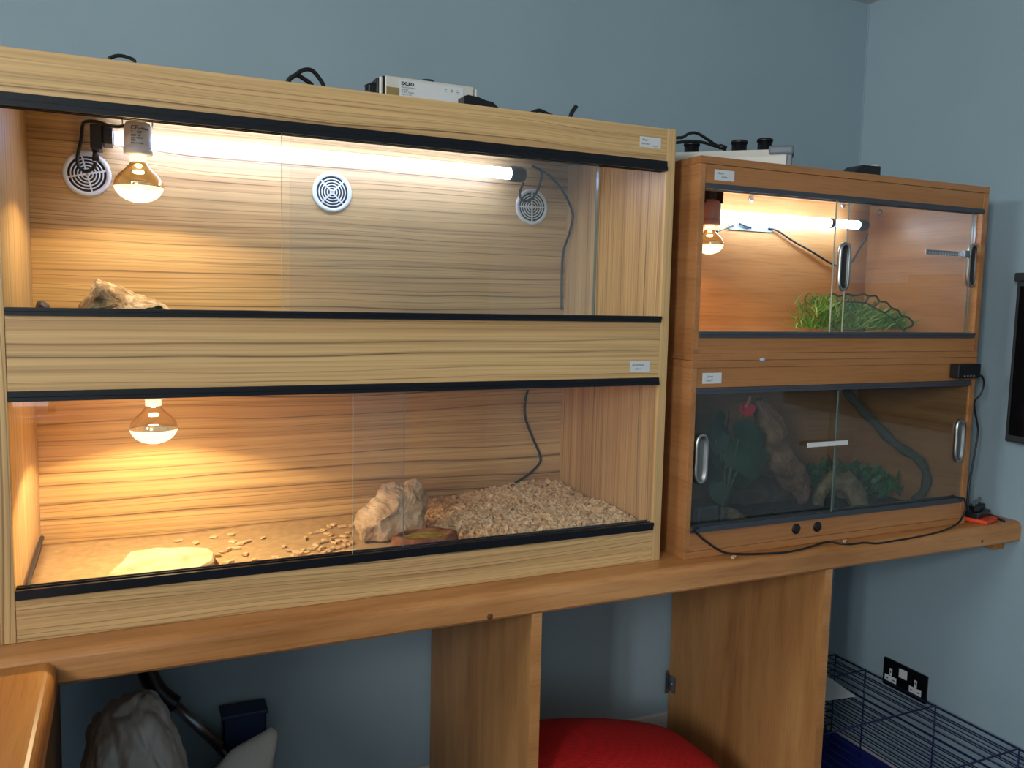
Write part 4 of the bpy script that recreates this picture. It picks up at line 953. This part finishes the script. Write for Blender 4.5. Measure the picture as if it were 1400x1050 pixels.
# ------------------------------------------------------------------ right wall: television and socket
xT = 2.205
t = thing('television', 'black flat television on the right wall', 'television', (2.22, -.40, zz(.21)))
y1 = at(1373, 603, x=xT).y; z0 = at(1373, 603, x=xT).z; z1 = at(1378, 385, x=xT).z; y0 = y1 - .74
MB().box(xT, xT+.035, y0, y1, z0, z1, .004).build('casing', W['dark_box'], t)
MB().box(xT-.0012, xT-.0002, y0+.012, y1-.010, z0+.018, z1-.012).build('screen', W['screen'], t)
MB().box(xT+.0355, XW-.0006, y0+.25, y1-.25, z0+.12, z1-.12, .003).build('wall_mount', W['steel'], t)
a = at(1388, 384, x=xT+.01); t = tag(MB().box(xT+.004, xT+.034, a.y-.30, a.y, z1+.0008, at(1388, 373, x=xT+.01).z, .003).build('sound_bar', W['dark_box']), 'small dark box sitting on top of the television', 'sound bar')
sy0, sy1, sz0, sz1 = .176, .330, zz(-.604), zz(-.520)
t = thing('wall_socket', 'black double wall socket with white inserts low on the right wall', 'socket', (XW, .25, sz0))
MB().box(XW-.009, XW-.0006, sy0, sy1, sz0, sz1, .002).build('plate', W['socket_black'], t)
for yc in (.300, .212):
    ins = MB().box(XW-.0105, XW-.0092, yc-.0045, yc+.0045, sz0+.036, sz0+.058, .0004).box(XW-.0105, XW-.0092, yc-.021, yc+.021, sz0+.016, sz0+.0345, .0004)
    o = ins.build('pin_shutter', W['white_plastic'], t)
    sl = MB().box(XW-.0110, XW-.0106, yc-.0016, yc+.0016, sz0+.044, sz0+.052)
    for s_ in (-.012, .012): sl.box(XW-.0110, XW-.0106, yc+s_-.004, yc+s_+.004, sz0+.023, sz0+.0262)
    sl.build('pin_slot', W['ink'], o)
MB().box(XW-.0125, XW-.0092, .242, .270, sz0+.045, sz0+.072, .001).build('rocker_switch', W['white_plastic'], t)

# ------------------------------------------------------------------ blue wire cage
t = thing('wire_cage', 'low dark blue wire cage standing on the floor against the right wall', 'cage', (1.95, -.1, 0))
cx0, cx1, ct, cb_ = 1.66, 2.238, zz(-.583), .012; cy1, cy0 = .50, -.875; wr = .0017
wires = []
def wire(a, b_, r=wr):
    wires.append(MB().tube([a, b_], r, 6, smooth_path=0).build('wire', W['blue_wire'], t))
for i in range(20): x = cx0 + (cx1-cx0)*i/19; wire((x, cy0, ct), (x, cy1, ct), wr if i not in (0, 19) else .0028)
ys = [cy1, .379, .127, -.122, -.372, -.622, cy0]
for y in ys: wire((cx0, y, ct+.003), (cx1, y, ct+.003), .0024)
for i in range(1, 11):
    z = ct - (ct-cb_-.05)*i/11; wire((cx1, cy0, z), (cx1, cy1, z)); wire((cx0, cy0, z), (cx0, cy1, z)); wire((cx0, cy0, z), (cx1, cy0, z)); wire((cx0, cy1, z), (cx1, cy1, z))
for y in ys: wire((cx1, y, cb_), (cx1, y, ct), .0024); wire((cx0, y, cb_), (cx0, y, ct), .0024)
tr = MB(); tw = .004
tr.box(cx0-.004, cx1+.004, cy0-.004, cy1+.004, .0006, .006)
tr.box(cx0-.004, cx0-.001, cy0-.004, cy1+.004, .006, .06).box(cx1+.003, cx1+.006, cy0-.004, cy1+.004, .006, .06).box(cx0-.004, cx1+.004, cy0-.006, cy0-.003, .006, .06).box(cx0-.004, cx1+.004, cy1+.003, cy1+.006, .006, .06)
tr.build('tray', plain('deep blue tray plastic', (.012, .02, .16, 1), .45), t)
pz = ct + .0062 - H
p = [at(1170.5, 952, z=pz), at(1133, 926, z=pz), Vector((1.98, .44, 0)), Vector((1.86, .33, 0)), at(1133, 957.5, z=pz)]
vs = [Vector((q.x, q.y, ct+.0062)) for q in p] + [Vector((q.x, q.y, ct+.0070)) for q in p]; n = len(p)
o = tag(MB().add(vs, [list(range(n))[::-1], list(range(n, 2*n))] + [[i, (i+1) % n, n+(i+1) % n, n+i] for i in range(n)]).build('paper_sheet', W['label']), 'white sheet of printed paper lying on top of the blue wire cage', 'paper')

# ------------------------------------------------------------------ under the worktop
# red bean bag
def bag_h(x, y):
    q = (x-.90); top_ = .487 - .41*max(0, q)**2; fx = 1 - max(0, (x-1.35)/.22)**2 if x > 1.35 else 1
    fy = 1 - abs((y-.12)/.30)**2.6
    fl = min(1, max(0, (x-.888)/.03))
    return max(0.004, top_*max(0, min(1, fy))**.45*max(0, fx)**.5*(.86 + .14*fl**.5))
nx, ny = 56, 44; vs = []; fs = []
for j in range(ny+1):
    for i in range(nx+1):
        x = .888 + .69*i/nx; y = -.18 + .60*j/ny; vs.append((x, y, bag_h(x, y)))
for j in range(ny):
    for i in range(nx): a = j*(nx+1)+i; fs.append([a, a+1, a+nx+2, a+nx+1])
b = len(vs); vs += [(p[0], p[1], .001) for p in vs]; fs += [[b+a for a in f[::-1]] for f in fs[:]]
for i in range(nx): fs += [[i, b+i, b+i+1, i+1]]; e = ny*(nx+1); fs += [[e+i+1, b+e+i+1, b+e+i, e+i]]
for j in range(ny): a = j*(nx+1); fs += [[a+nx+1, b+a+nx+1, b+a, a]]; a += nx; fs += [[a, b+a, b+a+nx+1, a+nx+1]]
tag(MB().add(vs, fs, 0, True).build('bean_bag', W['red']), 'red textured fabric bean bag slumped between the two upright panels', 'bean bag')

# crumpled plastic bag
bm = bmesh.new(); bmesh.ops.create_icosphere(bm, subdivisions=7, radius=1.0)
def crease(p, f, sd):
    d, _ = noise.voronoi(p*f + Vector((sd, sd*.7, sd*1.3))); return d[1] - d[0]
for v in bm.verts:
    p = v.co.copy(); z = p.z
    wv = p + .18*noise.noise_vector(p*1.9)
    f1 = noise.fractal(p*1.7 + Vector((3, 1, 7)), 1, 2, 4)
    k = 1 + .09*f1 + .17*min(.55, crease(wv, 1.5, 2)) + .10*min(.5, crease(wv, 3.1, 5)) + .035*min(.5, crease(wv, 7, 8)) - .10
    hump = .030*math.exp(-((p.x-.75)**2 + (z-.15)**2 + (p.y+.5)**2)/.16)
    q4 = min(1.7, math.sqrt(max(1e-6, 1 - z**4)/max(1e-4, 1 - z*z)))
    v.co = Vector((.158 + p.x*.094*k*q4 + hump, .175 + p.y*.125*k*q4, max(.002, .368 + p.z*.375*(.93 + .35*(k-1)))))
mb = MB().bm(bm, 0, True)
tag(mb.build('plastic_bag', W['bag']), 'tall crumpled grey plastic bag under the worktop by the corner desk', 'bag')

# vacuum wand
t = thing('vacuum_wand', 'black and grey vacuum cleaner wand leaning behind the plastic bag', 'wand', (.25, .45, .01))
yv = .46; a = [at(200, 915, y=yv), at(205, 927, y=yv), at(213, 942, y=yv), at(225, 954, y=yv), at(238, 963, y=yv)]
MB().tube(a, .0205, 16).build('hand_grip', W['black'], t)
MB().tube([at(238, 963, y=yv), at(300, 1020, y=yv)], .0115, 12, smooth_path=0).build('pipe', W['steel'], t)
e = at(300, 1020, y=yv); MB().tube([e, Vector((e.x+.24, yv, .06)), Vector((e.x+.27, yv, .03))], .012, 12).build('lower_pipe', W['black'], t)
# blue crate
c0, c1 = at(283, 990, y=.48), at(358, 968, y=.48)
t = thing('storage_box', 'dark blue plastic box in shadow against the wall behind the white cushion', 'box', ((.36), .47, 0))
bx0, bx1, by0_, by1_, bt = .345, .44, .475, .530, c1.z-.012
mb = MB().box(bx0, bx1, by0_, by0_+.003, .002, bt).box(bx0, bx1, by1_-.003, by1_, .002, bt).box(bx0, bx0+.003, by0_, by1_, .002, bt).box(bx1-.003, bx1, by0_, by1_, .002, bt).box(bx0, bx1, by0_, by1_, .001, .005)
mb.build('body', W['blue_box'], t)
MB().box(bx0-.004, bx1+.004, by0_-.004, by1_+.004, bt+.0004, bt+.010, .002).build('lid', W['blue_box'], t)
# cushion standing on a corner
yq = .365
poly = [at(u, v, y=yq) for u, v in ((372, 994), (379, 998), (380, 1004), (376, 1030), (371, 1065), (366, 1140), (350, 1420), (250, 1420), (262, 1130), (270, 1080), (296, 1048), (318, 1024), (340, 1013), (358, 1003))]
poly = [Vector((p.x, 0, max(p.z, .003))) for p in poly]
tag(outline_solid(poly, yq, .10, .002, 11, 80, .003, 14, 13, .55, .9, 3).build('cushion', W['cushion']), 'off white cushion propped on its corner under the worktop', 'cushion')
for o in C.objects:
    if o.name.startswith('cushion') or o.name.startswith('stone'):
        for p in o.data.polygons: p.use_smooth = True

# ------------------------------------------------------------------ daylight and world
la = bpy.data.lights.new('window_daylight', 'AREA'); la.shape = 'RECTANGLE'; la.size = WX1-WX0-.02; la.size_y = WZ1-WZ0-.02; la.energy = 14; la.color = (.86, .94, 1.0)
lo = bpy.data.objects.new('window_daylight', la); C.objects.link(lo); lo.location = ((WX0+WX1)/2, YF-.085, (WZ0+WZ1)/2); lo.rotation_euler = (math.pi/2, 0, 0)
la = bpy.data.lights.new('added_high_fill', 'AREA'); la.shape = 'RECTANGLE'; la.size = UY1-UY0-.02; la.size_y = UZ1-UZ0-.02; la.energy = 29; la.color = (.90, .96, 1.0)  # added fill through the invented high opening, brightens the left of the back wall
lo = bpy.data.objects.new('added_high_fill', la); C.objects.link(lo); lo.location = (XL-.085, (UY0+UY1)/2, (UZ0+UZ1)/2); lo.rotation_euler = (math.pi/2, 0, -math.pi/2)
la = bpy.data.lights.new('side_window_daylight', 'AREA'); la.shape = 'RECTANGLE'; la.size = VY1-VY0-.02; la.size_y = VZ1-VZ0-.02; la.energy = 120; la.color = (.90, .95, 1.0)
lo = bpy.data.objects.new('side_window_daylight', la); C.objects.link(lo); lo.location = (XL-.085, (VY0+VY1)/2, (VZ0+VZ1)/2); lo.rotation_euler = (math.pi/2, 0, -math.pi/2)
wd = bpy.data.worlds.new('world'); SC.world = wd; wd.use_nodes = True
bg = wd.node_tree.nodes['Background']; bg.inputs[0].default_value = (.55, .68, .85, 1); bg.inputs[1].default_value = .6

SC.view_settings.view_transform = 'Standard'; SC.view_settings.look = 'None'; SC.view_settings.gamma = 1; SC.view_settings.use_curve_mapping = False
SC.view_settings.exposure = 0.0
SC.cycles.use_denoising = True
SC.cycles.transparent_max_bounces = 24
SC.cycles.max_bounces = 8
SC.cycles.sample_clamp_indirect = 4
